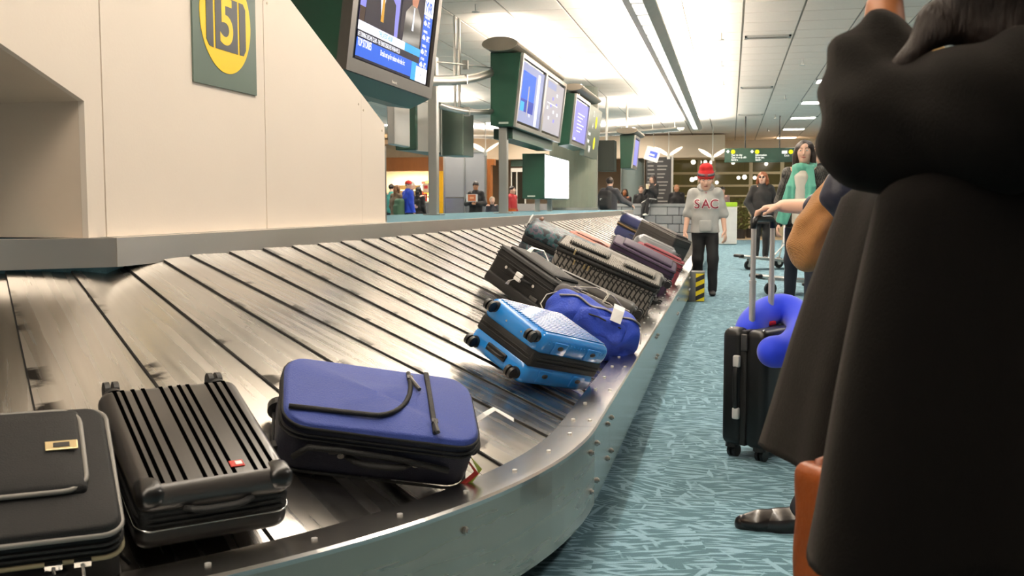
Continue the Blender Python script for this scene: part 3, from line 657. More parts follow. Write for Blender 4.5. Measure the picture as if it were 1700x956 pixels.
arm('lower curved arm behind the tall post', [ony(730, 175, ya+.1), ony(775, 190, ya+1.2), ony(816, 185, yA)], .028, 1.2)
arm('thin upper tie rod from the tall post to the two-screen housing', [ony(726, 103, ya), ony(770, 107, (ya+yA)/2), ony(816, 113, yA)], .009, 1)
# backs of the screens facing the other side
def backbox(label, u0, u1, v0, v1, y, d, m, cat='monitor', extra=None):
    a = ony(u0, v0, y); b = ony(u1, v1, y)
    t = thing('monitor_housing', label, cat, (a.x, y, b.z), group='monitor housings over the platform')
    mb = MB(); k = .1*(b.x-a.x)
    mb.loft([[(a.x, yy, a.z), (b.x, yy, a.z), (b.x, yy, b.z), (a.x+k, yy, b.z)] for yy in (y, y+d)]); mb.build('housing', m, t, world=True, bevel=.01)
    for k in range(2): MB().cyl(((a.x+b.x)/2, y+d*(.3+.4*k), a.z-.02), ((a.x+b.x)/2, y+d*(.3+.4*k), ZC+.005), .018, n=8).build('hanger_rod', m_alu, t, world=True)
    if extra:
        c = ony(extra, v1, y); MB().tube([(c.x, y-.002, a.z), (c.x, y-.002, b.z)], .012, 8).build('edge_strip', m_alu, t, world=True)
    return t
t = backbox('dark green end of a monitor turned to the far side, left of the tall post', 652, 690, 164, 249, 11.2, 1.6, m_green)
c0 = ony(690, 168, 11.25); c1 = ony(716, 250, 11.25)
cv = MB(); R_ = (c1.x-c0.x)
cv.loft([[(c0.x+R_*s, 11.25+.35*math.sin(s*math.pi/2), z) for s in np.linspace(0, 1, 9)]+[(c0.x+R_*s, 11.29+.35*math.sin(s*math.pi/2), z) for s in np.linspace(1, 0, 9)] for z in (c1.z, c0.z)]); cv.build('curved_back', m_alu, t, world=True, smooth=False)
t = backbox('grey green flat monitor back right of the tall post', 731, 769.5, 178, 258, 11.9, .5, m_greygreen, extra=733)
t = backbox('black back of a far monitor left of the small far housing', 990, 1020, 233, 284, 21.5, .4, mat('black green lacquer', '#04140d', .5))
t = backbox('narrow steel monitor edge beside the cream wall', 641, 655, 150, 240, 9.6, .5, m_alu)
# big column on the platform and another beyond
def column(label, u0, u1, y, z0, m):
    a = ony(u0, 300, y); b = ony(u1, 300, y); xc = (a.x+b.x)/2; r = (b.x-a.x)/2
    t = thing('round_column', label, 'column', (xc, y+r, z0), group='round columns')
    MB().cyl((0, 0, 0), (0, 0, ZC-z0), r, n=40).build('shaft', m, t, smooth=False); MB().cyl((0, 0, 0), (0, 0, .05), r*1.02, n=40).build('base_ring', m_alu, t)
    for k in (-1, 1): MB().b2((k*r*.98-.012, -.06, .05), (k*r*.98+.012, .0, ZC-z0)).build('seam_strip', m_alu, t)
column('broad grey green round column rising from the platform behind the white lightbox', 906, 987, 19.4, ZP, m_column)
column('grey round column beyond the carousel left of the dark direction board', 1029, 1068, 33.3, 0, mat('slate column', '#6d7a78', .45, var=.05))
# ------------------------------------------------------------------ the far end of the hall
def bx(mb, u0, v0, u1, v1, y, d):
    a = ony(u0, v0, y); b = ony(u1, v1, y); return mb.b2((a.x, y, min(a.z, b.z)), (b.x, y+d, max(a.z, b.z)))
def slabp(name, u0, v0, u1, v1, y, d, m, parent=None, bevel=0): return bx(MB(), u0, v0, u1, v1, y, d).build(name, m, parent, world=parent is not None, bevel=bevel)
m_taupe = mat('taupe wall paint', '#857868', .7, var=.05, scale=1); m_beige = mat('beige bulkhead paint', '#e2cfb6', .6, var=.03)
m_wood = mat('orange wood', '#9a5a24', .45, var=.25, scale=6, stretch=(1, 1, .15)); m_greyp = mat('grey partition', '#8f9092', .35, .2, var=.06, scale=2)
m_olive = mat('olive wall', '#8d8250', .7, var=.12, scale=1.2); m_mull = mat('window mullion', '#c9bb98', .5)
def glassmat():
    m = mat('dark window glass', '#20241f', .06, alpha=.45, var=.02); return m
m_glass = glassmat()
YK = 41.5
tag(MB().b2((XL, YK, -.1), (XR, YK+.1, ZC+.2)).build('wall_back', m_olive), 'olive wall of the room behind the far windows', 'wall', kind='structure')
tag(MB().b2((XR, YN, 0), (XR+.1, YK, ZC)).build('wall_right', m_cream), 'plain cream wall closing the hall on the right', 'wall', kind='structure')
tag(MB().b2((XL-.1, YN, 0), (XL, YK, ZC)).build('wall_far_left', m_taupe), 'taupe wall closing the hall on the far left', 'wall', kind='structure')
tag(MB().b2((XL, YB, -.1), (XR, YK, -.001)).build('floor', mat('dark floor', '#3a352c', .4)), 'dark floor of the room behind the far windows', 'floor', kind='structure')
tag(MB().b2((XL, YB, ZC), (XR, YK, ZC+.1)).build('ceiling', m_olive), 'olive ceiling of the room behind the far windows', 'ceiling', kind='structure')
area('back_room_light', (-1.5, 39.3, ZC-.1), 10, 2.5, 160, (1, .9, .6))
YF = 36.8
tag(slabp('trim_2', 600, 232, 1203, 261, 33.2, .5, m_beige), 'beige bulkhead band under the ceiling along the far end', 'bulkhead', kind='structure')
tag(slabp('wall_back', 812, 261, 1075, 400, YF, .12, m_taupe), 'taupe back wall left of the far windows', 'wall', kind='structure')
tag(slabp('wall_back', 560, 255, 640, 420, YF, .12, m_taupe), 'taupe back wall left of the lit shop', 'wall', kind='structure')
# windows: mullions and panes
win = thing('window_1', 'wide far window wall with cream mullions and dark reflective panes', 'window', tuple(ony(1240, 400, 35.5)), kind='structure')
vu = [1112, 1160, 1184, 1246, 1298, 1345, 1400]; hv = [262, 287, 308, 325, 343, 396]
for u in vu: slabp('mullion', u-1.4, 232, u+1.4, 398, 35.4, .1, m_mull, win)
for v in hv: slabp('transom', 1108, v-1.1, 1404, v+1.1, 35.42, .08, m_mull, win)
for a, b in zip(vu, vu[1:]):
    for c, d in zip(hv, hv[1:]): slabp('pane', a+1.4, c+1.1, b-1.4, d-1.1, 35.45, .01, m_glass, win)
tag(slabp('trim_3', 1203, 233, 1404, 262, 35.3, .3, m_beige), 'beige lintel above the far windows', 'lintel', kind='structure')
# pendants seen through the panes
m_bulb = emis('bulb glow', '#fff3d6', 7)
k = 0
for u, v in ((1151, 269), (1162, 269), (1171, 269), (1181, 269), (1149, 298), (1155, 296), (1190, 303), (1226, 295), (1236, 294), (1253, 295), (1217, 270), (1272, 272)):
    p = ony(u, v, 38.4+(k % 3)*.5); t = thing('globe_pendant', ('first', 'second', 'third', 'fourth')[k % 4]+(' globe pendant from the left in the upper row of four' if k < 4 else (' globe pendant of the lower group left of the green sign' if k < 8 else ' globe pendant of the group under the green sign')), 'pendant lamp', p, group='globe pendants behind the windows')
    MB().sph((0, 0, 0), .07 if k % 4 else .09, 10, 7).build('globe', m_bulb, t, smooth=True); MB().cyl((0, 0, .06), (0, 0, ZC-p.z), .006, n=6).build('cord', m_black, t); k += 1
# leaf shaped hall pendants
m_leaf = emis('leaf reflector', '#fff0da', 1.6)
def vlight(label, u, v, y):
    p = ony(u, v, y); t = thing('leaf_pendant', label, 'pendant lamp', p, group='two-leaf pendants')
    for s in (-1, 1):
        rings = []
        for i in range(9):
            q = i/8; w = .12*math.sin(math.pi*min(1, q*.9+.12))**.6; X_ = s*(.04+.36*q); Z_ = .22*q; rings.append([(X_, w, Z_), (X_, -w, Z_), (X_, -w, Z_+.03), (X_, w, Z_+.03)])
        o = MB().loft(rings).build('leaf', m_leaf, t, smooth=False); o.rotation_euler = (.45, 0, 0)
    MB().cyl((0, 0, -.12), (0, 0, .02), .05, n=10).build('hub', m_white, t); MB().cyl((0, 0, 0), (0, 0, ZC-p.z), .012, n=6).build('rod', m_white, t)
vlight('two-leaf pendant lamp in front of the dark direction board', 1110, 257, 30.); vlight('two-leaf pendant lamp left of the green overhead sign', 1183, 260, 30.); vlight('two-leaf pendant lamp between the two platform posts', 806, 251, 27.)
# overhead sign
y = 27.0; sgn = thing('overhead_sign', 'long dark green overhead sign with yellow discs and white lettering', 'sign', ony(1275, 268, y))
a = ony(1203, 246.5, y); b = ony(1346, 268.5, y); MB().b2((a.x, y, b.z), (b.x, y+.12, a.z)).build('board', m_green, sgn, world=True, bevel=.01)
for u in (1237, 1294):
    p = ony(u, 246, y+.06); MB().cyl(p, (p.x, y+.06, ZC+.005), .016, n=8).build('hanger_rod', m_black, sgn, world=True)
FR = lambda p: Matrix.Translation(p) @ Matrix(((1, 0, 0, 0), (0, 0, -1, 0), (0, 1, 0, 0), (0, 0, 0, 1)))
def sdisc(par, u, v, y, r, m, n='disc'): p = ony(u, v, y); return MB().cyl((p.x, y, p.z), (p.x, y-.006, p.z), r, n=24).build(n, m, par, world=True)
def ft(par, u, v, y, s, size, m, **k): o = text('lettering', s, size, m, None, FR(ony(u, v, y)), .002, 'LEFT', **k); o.parent = par; o.data.transform(wm(par).inverted()); return o
for u0, ls in ((1214, ('Taxi to city', 'Taxi vers la ville', 'Sorties')), (1254, ('Information', 'Renseign.', 'Sortie'))):
    sdisc(sgn, u0+3, 252, y-.002, .055, m_signy); ft(sgn, u0-9, 252, y-.003, '\u25c6', .10, m_signw)
    for k, l in enumerate(ls): ft(sgn, u0, 257.5+k*4, y-.003, l, .07, m_signw, sx=.85, bold=.002)
sdisc(sgn, 1313, 252, y-.002, .055, m_signy); bx(MB(), 1298, 250, 1307, 255, y-.006, .005).build('white_panel', m_signw, sgn, world=True); ft(sgn, 1302, 258, y-.003, 'Exit', .08, m_signw)
# direction board and tilted placard
y = 32.6; db = thing('direction_board', 'tall black direction board with rows of pale lettering', 'sign', ony(1092, 395, y))
a = ony(1073, 261, y); b = ony(1113, 398, y); MB().b2((a.x, y, 0), (b.x, y+.1, a.z)).build('board', mat('board black', '#1d1d1f', .4), db, world=True); MB().b2((b.x, y-.01, 0), (b.x+.06, y+.11, a.z+.1)).build('edge_post', m_alu, db, world=True)
ml = mat('board lettering', '#8f8d88', .5)
for k in range(11):
    v = 268+k*6.6; bx(MB(), 1075, v, 1075+9+(k*5 % 4), v+1.6, y-.004, .004).build('text_row', ml, db, world=True); bx(MB(), 1091, v-1+(k % 2), 1091+10+(k*7 % 9), v+1+(k % 2), y-.004, .004).build('text_row', ml, db, world=True)
y = 28.9; p = ony(1083, 256, y); pc_ = thing('hanging_placard', 'tilted white placard with a blue picture hung beside the column', 'placard', p, Matrix.Rotation(.3, 3, 'Y'))
MB().box((0, 0, 0), (.40, .03, .38)).build('card', m_white, pc_); MB().box((.03, -.017, .0), (.22, .004, .16)).build('picture', mat('picture blue', '#3c55b8', .4), pc_); MB().box((.0, -.019, -.02), (.14, .003, .05)).build('picture_band', m_white, pc_)
MB().cyl((0, 0, .18), (-(ZC-p.z)*.31, 0, (ZC-p.z)*.965), .006, n=6).build('cord', m_alu, pc_)
# stone bench wall
y = 30.4; a = ony(975, 338, y); b = ony(1196, 338, y); zt_ = a.z
wb = thing('wall_bench', 'low grey stone block wall with a flat ledge people sit on', 'low wall', (a.x, y, 0), kind='structure')
m_st = [mat('stone block %d' % i, c, .8, var=.12, scale=5, bump=.3, bscale=14) for i, c in enumerate(('#8d8e90', '#9a9a9a', '#7f8184'))]; m_mort = mat('mortar', '#55565a', .9)
MB().b2((a.x, y+.03, 0), (b.x, y+.55, zt_-.09)).build('core', m_mort, wb, world=True); MB().b2((a.x-.05, y-.03, zt_-.09), (b.x+.05, y+.6, zt_)).build('ledge', mat('ledge stone', '#8a8c8c', .6), wb, world=True, bevel=.01)
rows = 4; rh = (zt_-.09)/rows; st0 = None
for r_ in range(rows):
    x = a.x-(.0 if r_ % 2 else .0); 
    while x < b.x-.05:
        w_ = min(random.choice((.26, .34, .42, .5)), b.x-x)
        o = MB().b2((x+.008, y-.012*random.random(), r_*rh+.008), (x+w_-.008, y+.04, (r_+1)*rh-.008)).build('stone_block', random.choice(m_st), wb, world=True, bevel=.012, seg=1); x += w_
# sorting cabinets and greenery right of the wall
y = 28.2
for k, (u0, u1, lab, mc) in enumerate(((1192, 1202.5, 'narrow white cabinet with a blue lid at the end of the stone wall', '#2c3fae'), (1203, 1224, 'white cabinet with a lime green lid right of the blue-lidded one', '#9ac31e'))):
    t = thing('recycling_bin', lab, 'bin', tuple(onz(u0, 398, 0)*1), group='recycling bins'); a = ony(u0, 343, y); b = ony(u1, 343, y); t.location = (a.x, y, 0); t.matrix_basis = Matrix.Translation((a.x, y, 0))
    MB().b2((a.x, y, .02), (b.x, y+.45, a.z)).build('cabinet', m_white, t, world=True, bevel=.01); MB().b2((a.x, y-.01, a.z), (b.x, y+.45, a.z+.12)).build('lid', mat('lid %d' % k, mc, .4), t, world=True, bevel=.01)
    MB().b2((a.x+.02, y-.006, .06), (b.x-.02, y-.001, a.z-.05)).build('door', mat('bin door', '#d5d4cf', .5), t, world=True)
m_leafy = mat('olive foliage', '#5f6230', .8, var=.4, scale=9)
for k, (u, lab) in enumerate(((1230, 'tall olive shrub in a dark pot right of the bins'), (1247, 'smaller olive shrub in a dark pot beside the tall shrub'))):
    p = ony(u, 396, 33.4); t = thing('potted_shrub', lab, 'potted plant', (p.x, 33.4+k*1.0, 0), group='potted shrubs')
    MB().cyl((0, 0, 0), (0, 0, .3), .13, .17, n=16).build('pot', mat('dark pot', '#2b2622', .6), t); MB().cyl((0, 0, .3), (0, 0, .7), .02, n=6).build('stem', mat('bark', '#4a3a25', .9), t)
    mb = MB(); rr = random.Random(3+k)
    for q in range(120):
        th = rr.random()*6.28; z = .3+rr.random()*(1.0-.3*k); r = .26*math.sqrt(rr.random()); c = Vector((r*math.cos(th), r*math.sin(th), z)); d1 = Vector((rr.uniform(-1, 1), rr.uniform(-1, 1), rr.uniform(-.3, 1))).normalized()*.08; d2 = d1.cross(Vector((rr.random(), rr.random(), .3))).normalized()*.03
        mb.add([c-d1, c+d2, c+d1, c-d2], [(0, 1, 2, 3)])
    tag(mb.build('foliage', m_leafy, t), kind='stuff')
# lit shop at the left
y = 31.2
shop = thing('shop_front', 'warmly lit kiosk with an orange wood header and shelves behind the platform', 'shop', ony(690, 400, y))
slabp('header', 600, 262, 735, 283.5, y, .5, m_wood, shop); slabp('ceiling_panel', 600, 240, 735, 262, y+.05, .4, mat('shop soffit', '#a88e72', .6), shop)
m_shopw = mat('shop cream', '#f2e2bd', .6)
slabp('back_panel', 600, 283, 736, 420, y+2.2, .1, m_shopw, shop)
for v in (306, 315, 324, 333): slabp('shelf', 645, v, 728, v+1.2, y+1.75, .45, m_shopw, shop)
a = ony(690, 284, y+1.4); area('kiosk_light', (a.x, y+1.2, a.z-.05), 2.2, 1.2, 130, (1, .82, .55))
slabp('counter', 652, 337, 726, 400, y+.1, .5, m_greyp, shop); slabp('counter_top', 650, 334, 727, 337, y+.05, .6, mat('counter top', '#c9c2b4', .4), shop)
slabp('yellow_pilaster', 728, 284, 735, 400, y-.1, .4, mat('kiosk yellow', '#f0b400', .5), shop)
pr = random.Random(5); cols = ['#c8372b', '#f0e4c4', '#d98f2b', '#b9a46a', '#e9d6a0', '#7f2d22', '#efc24d']
names_c = {'#c8372b': 'red', '#f0e4c4': 'pale cream', '#d98f2b': 'orange', '#b9a46a': 'khaki', '#e9d6a0': 'straw', '#7f2d22': 'maroon', '#efc24d': 'golden'}
for r_, v in enumerate((306, 315, 324, 333)):
    u = 694; n_b = 0
    while u < 714:
        c = cols[(r_*3+int(u)) % 7]; w_ = pr.choice((4, 5, 6)); hh = pr.choice((4, 5, 6.5))
        o = bx(MB(), u, v-hh, u+w_-.8, v-.1, y+1.76, .2).build('goods_box', mat('goods '+c, c, .6)); tag(o, '%s box, %s from the left on the %s lit kiosk shelf' % (names_c[c], ('first', 'second', 'third', 'fourth', 'fifth', 'sixth')[n_b], ('top', 'second', 'third', 'bottom')[r_]), 'box', 'goods on the kiosk shelves'); u += w_; n_b += 1
for k, (u0, u1, v0, v1, c, l) in enumerate(((702, 713, 304, 319, '#e8d2bd', 'pale price poster with red lettering on the kiosk counter'), (701, 709, 321, 334, '#c93324', 'red price poster with a white figure below the pale one'))):
    t = thing('price_poster', l, 'poster', ony(u0, v1, y+.2)); slabp('board', u0, v0, u1, v1, y+.2, .02, mat('poster %d' % k, c, .5), t)
    if k: ft(t, 703, 327, y+.196, '2', .2, m_white)
    else: slabp('red_band', u0+2, v0+4, u1-3, v0+9, y+.194, .005, mat('poster red', '#cc3333', .5), t)
# grey partition and wood frame
y = 28.9; gp = thing('grey_partition', 'grey two-bay partition with tall upper panels behind the man in black', 'partition', ony(770, 400, y))
for u0, u1 in ((737, 771), (772, 806)): slabp('upper_panel', u0+.7, 253, u1-.5, 327.5, y, .08, m_greyp, gp); slabp('lower_panel', u0+.7, 328.5, u1-.5, 398, y, .08, mat('grey glossy panel', '#7c7d80', .2, .3), gp)
for u in (737, 771.5, 806): slabp('stile', u-1.3, 250, u+1.3, 398, y-.03, .14, m_alu, gp)
slabp('top_rail', 735.5, 249, 807.5, 253, y-.03, .14, m_alu, gp)
wf = thing('wood_frame', 'orange wood post with a short beam beside the grey partition', 'frame', ony(811, 400, y+.2)); slabp('post', 807.5, 274, 815, 402.4, y+.2, .25, m_wood, wf); slabp('beam', 800, 264, 820, 274, y+.25, .25, m_wood, wf)
# small storefront right of the second post
y = 33.6; sf = thing('storefront', 'small white framed storefront with a dark green fascia beyond the second post', 'storefront', ony(860, 400, y))
slabp('fascia', 848, 266, 872, 276, y-.1, .2, m_green, sf); slabp('lintel', 848, 279, 872, 285, y-.05, .2, m_white, sf)
for u in (848, 857, 871): slabp('mullion', u, 285, u+1.6, 398, y, .1, m_white, sf)
for a_, b_ in ((849.6, 857), (858.6, 871)): slabp('pane', a_, 285, b_, 340, y+.04, .01, m_glass, sf)
slabp('sill', 848, 338, 908, 398, y-.2, .3, m_greyp, sf)
# hazard bollard at the rim
p = onz(1156, 501, 0); t = thing('hazard_bollard', 'low grey bollard with yellow and black hazard stripes beside the carousel rim', 'bollard', (p.x, p.y, 0))
zt_ = ony(1156, 451, p.y).z; wv = .085
MB().b2((-wv, 0, 0), (wv, .22, zt_)).build('post', mat('bollard grey', '#77797a', .5, .3), t, bevel=.006)
m_hy = mat('hazard yellow', '#e8cf18', .5); m_hk = mat('hazard black', '#161616', .6)
MB().b2((-wv*.1, -.006, .01), (wv, -.001, zt_-.02)).build('front_plate', m_hy, t); n_ = 3; sh = (zt_-.03)/n_
for k in range(n_):
    z0 = .012+k*sh; MB().prism([(z0, -wv*.1), (z0+sh*.5, -wv*.1), (min(zt_-.02, z0+sh*.95), wv), (min(zt_-.02, z0+sh*.45), wv)], 1, -.0075, -.006).build('stripe', m_hk, t)
MB().b2((-wv-.006, .01, .01), (-wv-.001, .21, zt_-.02)).build('side_plate', m_hy, t)
for k in range(n_):
    z0 = .012+k*sh; MB().prism([(.01, z0+sh*.45), (.01, z0+sh*.9), (.21, z0+sh*.45), (.21, z0)], 0, -wv-.0075, -wv-.006).build('stripe', m_hk, t)
# ------------------------------------------------------------------ luggage
def RM(rows): return Matrix(rows)
def slope_frame(x, y, yaw=0, roll=0, pitch=0):
    """axes of a bag lying on the plates at x,y: x down the slope, z off the plates"""
    if y < CXY.y: d = Vector((x-CXY.x, y-CXY.y)).normalized()
    elif y > YE: d = Vector((x-CXY.x, y-YE)).normalized()
    else: d = Vector((1, 0))
    ax = Vector((d.x*.9096, d.y*.9096, -.4155)); n = Vector((d.x*.4155, d.y*.4155, .9096))
    M = Matrix((ax, n.cross(ax), n)).transposed()
    return M @ Matrix.Rotation(yaw, 3, 'Z') @ Matrix.Rotation(roll, 3, 'X') @ Matrix.Rotation(pitch, 3, 'Y')
def on_slope(u, v, h):
    """point on the pixel's ray that is h above the plates"""
    d = ray(u, v).normalized(); o = Vector((0, 0, H)); lo, hi = .5, 40
    for k in range(800):
        t = .5+k*.04; p = o+d*t
        r = (math.hypot(p.x-CXY.x, p.y-CXY.y) if p.y < CXY.y else p.x-CXY.x)
        if .6 < r < 2.4 and (p.z-surf(p.x, p.y))*.91 < h: return p
    return o+d*5
def rloop(a, b, r, z, n=5, axis='z', c=(0, 0, 0)):
    o = []
    for (sx, sy, t0) in ((1, 1, 0), (-1, 1, 90), (-1, -1, 180), (1, -1, 270)):
        for k in range(n+1):
            t = math.radians(t0+90*k/n); x = sx*(a-r)+r*math.cos(t); y = sy*(b-r)+r*math.sin(t)
            o.append({'z': (x+c[0], y+c[1], z+c[2]), 'y': (x+c[0], z+c[1], y+c[2]), 'x': (z+c[0], x+c[1], y+c[2])}[axis])
    return o
m_wheel = mat('black wheel rubber', '#111112', .45); m_whub = mat('wheel hub grey', '#2c2d30', .4)
m_zip = mat('black zipper tape', '#0d0d0e', .6, bump=.3, bscale=300); m_strap = mat('black webbing', '#121212', .75, bump=.2, bscale=250)
m_silver = mat('bright chrome', (.75, .74, .72), .2, 1, var=.03); m_gold = mat('pale gold metal', (.75, .62, .36), .3, 1, var=.05); m_paper = mat('white paper tag', '#f4f2ee', .6, var=.03)
def spinner(t, c, out, r=.026, fold=None):
    """swivel castor: housing on the shell, fork and wheel; out = unit vector away from the case"""
    c = Vector(c); out = Vector(out).normalized(); side = Vector((0, 1, 0)) if abs(out.y) < .7 else Vector((0, 0, 1)); side = side.cross(out).cross(out).normalized()*-1 if False else side
    ca = thing_part = MB().cyl(c-out*.004, c+out*.014, r*1.15, r*.95, 18).build('castor', m_wheel, t)
    w = c+out*(.014+r*.95)
    MB().cyl(c+out*.012, w, r*.45, r*.35, 10).build('fork', m_whub, ca)
    for s in (-1, 1): MB().cyl(w+side*s*.004, w+side*s*.016, r, n=20).cyl(w+side*s*.016, w+side*s*.0175, r*.55, n=12).build('wheel', m_wheel, ca, smooth=False)
    return ca
def strap_handle(t, p0, p1, lift, wid, m, n=9, name='handle', par=None):
    p0 = Vector(p0); p1 = Vector(p1); lift = Vector(lift); pts = []
    for k in range(n):
        s = k/(n-1); pts.append(p0.lerp(p1, s)+lift*(1-(2*s-1)**4))
    return MB().tube(pts, wid, 8, flat=.6).build(name, m, par or t, smooth=True)
def hardcase(label, c, R, D, m, ridges=12, name='hard_suitcase', wheel_end=-1, group=None, rad=.04, ridge_h=.003, ridge_w=.35, zipw=.022, wr=.024, wheels=True, ridge_m=None, corner=None, handle_face=True, split=.08):
    L, Wd, T = D; t = thing(name, label, 'suitcase', c, R, group)
    hz = T/2-zipw/2
    for s in (1, -1):
        sh = rbox('shell', (L, Wd, hz), min(rad, hz*.48), m, t, (0, 0, s*(zipw/2+hz/2)), 5)
    rbox('zipper_band', (L-.012, Wd-.012, zipw+.03), .01, m_zip, t, (0, 0, 0), 2)
    MB().tube(rloop(L/2-.003, Wd/2-.003, rad, .007), .0035, 6, True).build('zipper', m_strap, t); MB().tube(rloop(L/2-.003, Wd/2-.003, rad, -.007), .0035, 6, True).build('zipper', m_strap, t)
    for s in (1,):
        for k in range(ridges):
            y = -Wd/2+rad*.8+(Wd-1.6*rad)*(k+.5)/ridges; w = (Wd-1.6*rad)/ridges*ridge_w
            MB().loft([[(x, y-w*q, s*(T/2-.003)), (x, y-w*q*.6, s*(T/2+ridge_h*q)), (x, y+w*q*.6, s*(T/2+ridge_h*q)), (x, y+w*q, s*(T/2-.003))] for x, q in ((-L/2+rad*.7, .6), (-L/2+rad*1.1, 1), (L/2-rad*1.1, 1), (L/2-rad*.7, .6))]).build('ridge', ridge_m or m, t)
    if wheels:
        for sy in (-1, 1):
            for sz in (-1, 1): spinner(t, (wheel_end*(L/2-.004), sy*(Wd/2-rad*1.15), sz*(T/2-rad*.9)), (wheel_end, 0, 0), wr)
    if handle_face: 
        h = strap_handle(t, (0-.07, -Wd/2-.004, -T*.2), (.07, -Wd/2-.004, -T*.2), (0, -.018, 0), .009, m_strap)
        h = strap_handle(t, (-wheel_end*L/2, -.07, T*.2), (-wheel_end*L/2, .07, T*.2), (-wheel_end*.018, 0, 0), .009, m_strap)
    if corner:
        for sy in (-1, 1): rbox('corner_guard', (.07, .06, .05), .022, corner, t, (-wheel_end*(L/2-.032), sy*(Wd/2-.027), T/2-.022), 4)
    return t
def softcase(label, c, R, D, m, m_side=None, name='soft_suitcase', wheel_end=-1, group=None, rad=.035, pipe=None, pocket=True, bulge=.012, wheels=True, pr=.004, handle=True, pockd=.025):
    L, Wd, T = D; t = thing(name, label, 'suitcase', c, R, group); pipe = pipe or m_strap
    def soft(nm, l, w, z0_, z1_, r, e, bl, mm):
        rings = []; wob = lambda p: (p[0], p[1]+.0025*math.sin(p[0]*23+p[2]*31), p[2]+.002*math.sin(p[0]*29+p[1]*21))
        def rg(ins, z): return [wob(q) for q in rloop(l/2-ins, w/2-ins, max(.004, r-ins), z, 6)]
        for k in range(5): an = k/4*math.pi/2; rings.append(rg(e*(1-math.sin(an)), z0_+e*(1-math.cos(an))))
        for q in (.33, .66): rings.append(rg(-bl*.25, z0_+e+(z1_-z0_-2*e)*q))
        for k in range(5): an = k/4*math.pi/2; rings.append(rg(e*(1-math.cos(an)), z1_-e*(1-math.sin(an))))
        for q in (.25, .5, .75, .92): rings.append([(x*(1-q), y*(1-q), z+bl*max(0, 1-(x*(1-q)*2/l)**2)*max(0, 1-(y*(1-q)*2/w)**2)) for x, y, z in rg(e, z1_)])
        return MB().loft(rings).build(nm, mm, t, smooth=True)
    soft('body', L, Wd, -T/2, T/2-.004, rad, min(.03, T*.2), .0, m_side or m)
    soft('lid', L-.004, Wd-.004, T/2-.022, T/2+.004, rad, .010, bulge, m)
    for z in (T/2-.012, -T/2+.012): MB().tube(rloop(L/2+.0015, Wd/2+.0015, rad, z), pr, 7, True).build('piping', pipe, t, smooth=True)
    MB().tube(rloop(L/2+.003, Wd/2+.003, rad, T*.22), .0035, 6, True).build('zipper', m_zip, t); MB().tube(rloop(L/2+.003, Wd/2+.003, rad, T*.30), .0035, 6, True).build('zipper', m_zip, t)
    if pocket:
        p = rbox('front_pocket', (L*.78, Wd*.72, pockd), .012, m, t, (-wheel_end*-L*.03, 0, T/2+pockd*.35), 3, bulge=(0, 0, bulge*.8))
        MB().tube(rloop(L*.39, Wd*.36, .03, T/2+pockd*.55, c=(-wheel_end*-L*.03, 0, 0)), .003, 6, True).build('zipper', m_zip, p)
    if handle:
        h = strap_handle(t, (-.08, -Wd/2-.004, 0), (.08, -Wd/2-.004, 0), (0, -.025, 0), .011, m_strap)
        for s in (-1, 1): MB().cyl((s*.095, -Wd/2-.004, 0), (s*.095, -Wd/2-.009, 0), .009, n=12).build('rivet', m_silver, h)
        strap_handle(t, (-wheel_end*(L/2+.002), -.07, 0), (-wheel_end*(L/2+.002), .07, 0), (-wheel_end*.022, 0, 0), .011, m_strap)
    if wheels:
        for sy in (-1, 1): MB().cyl((wheel_end*(L/2-.01), sy*(Wd/2-.05)-.012, -T/2+.02), (wheel_end*(L/2-.01), sy*(Wd/2-.05)+.012, -T/2+.02), .03, n=18).build('wheel', m_wheel, t)
    return t
def papertag(t, pts, wid, m=None, name='paper_tag'):
    """flat bent strip through pts"""
    up = Vector((0, 0, 1)); rings = []
    P = [Vector(p) for p in pts]
    for i, p in enumerate(P):
        d = (P[min(i+1, len(P)-1)]-P[max(i-1, 0)]).normalized(); s = d.cross(up); s = s.normalized() if s.length > .1 else Vector((0, 1, 0)); n = s.cross(d)
        rings.append([p+s*wid/2, p-s*wid/2, p-s*wid/2+n*.0012, p+s*wid/2+n*.0012])
    return MB().loft(rings).build(name, m or m_paper, t)
# --- A: black soft case cut by the left edge of the picture
m_blkfab = mat('black nylon', '#040405', .75, var=.2, scale=30, bump=.2, bscale=350); m_greypipe = mat('grey piping', '#77746f', .45, var=.05); m_tanpipe = mat('khaki zipper', '#8f8568', .6)
p = on_slope(36, 868, .095); R = slope_frame(p.x, p.y, -.04)
D = (.40, .34, .17)
t = softcase('black soft suitcase with grey piping and a gold nameplate, cut off at the left', p, R, D, m_blkfab, pipe=m_greypipe, pocket=False, pr=.0055)
L, Wd, T = D
pk = rbox('front_pocket', (L*.66, Wd*.74, .03), .013, m_blkfab, t, (-.03, -.01, T/2+.012), 3, bulge=(0, 0, .01)); MB().tube(rloop(L*.33, Wd*.37, .045, T/2+.02, c=(-.03, -.01, 0)), .0055, 7, True).build('pocket_piping', m_greypipe, pk, smooth=True)
MB().tube(rloop(L/2+.004, Wd/2+.004, .035, T*.12), .005, 6, True).build('khaki_zipper', m_tanpipe, t, smooth=True)
npl = MB().box((-.02, .075, T/2+.038), (.028, .06, .004)).build('nameplate', m_gold, t, bevel=.001); MB().box((-.02, .075, T/2+.0405), (.014, .03, .001)).build('nameplate_mark', m_black, npl)
for y in (.05, .10): MB().box((L/2+.010, y, T*.12), (.012, .03, .012)).cyl((L/2+.016, y, T*.12), (L/2+.018, y+.005, T*.12-.05), .004, n=8).build('zipper_pull', m_silver, t)
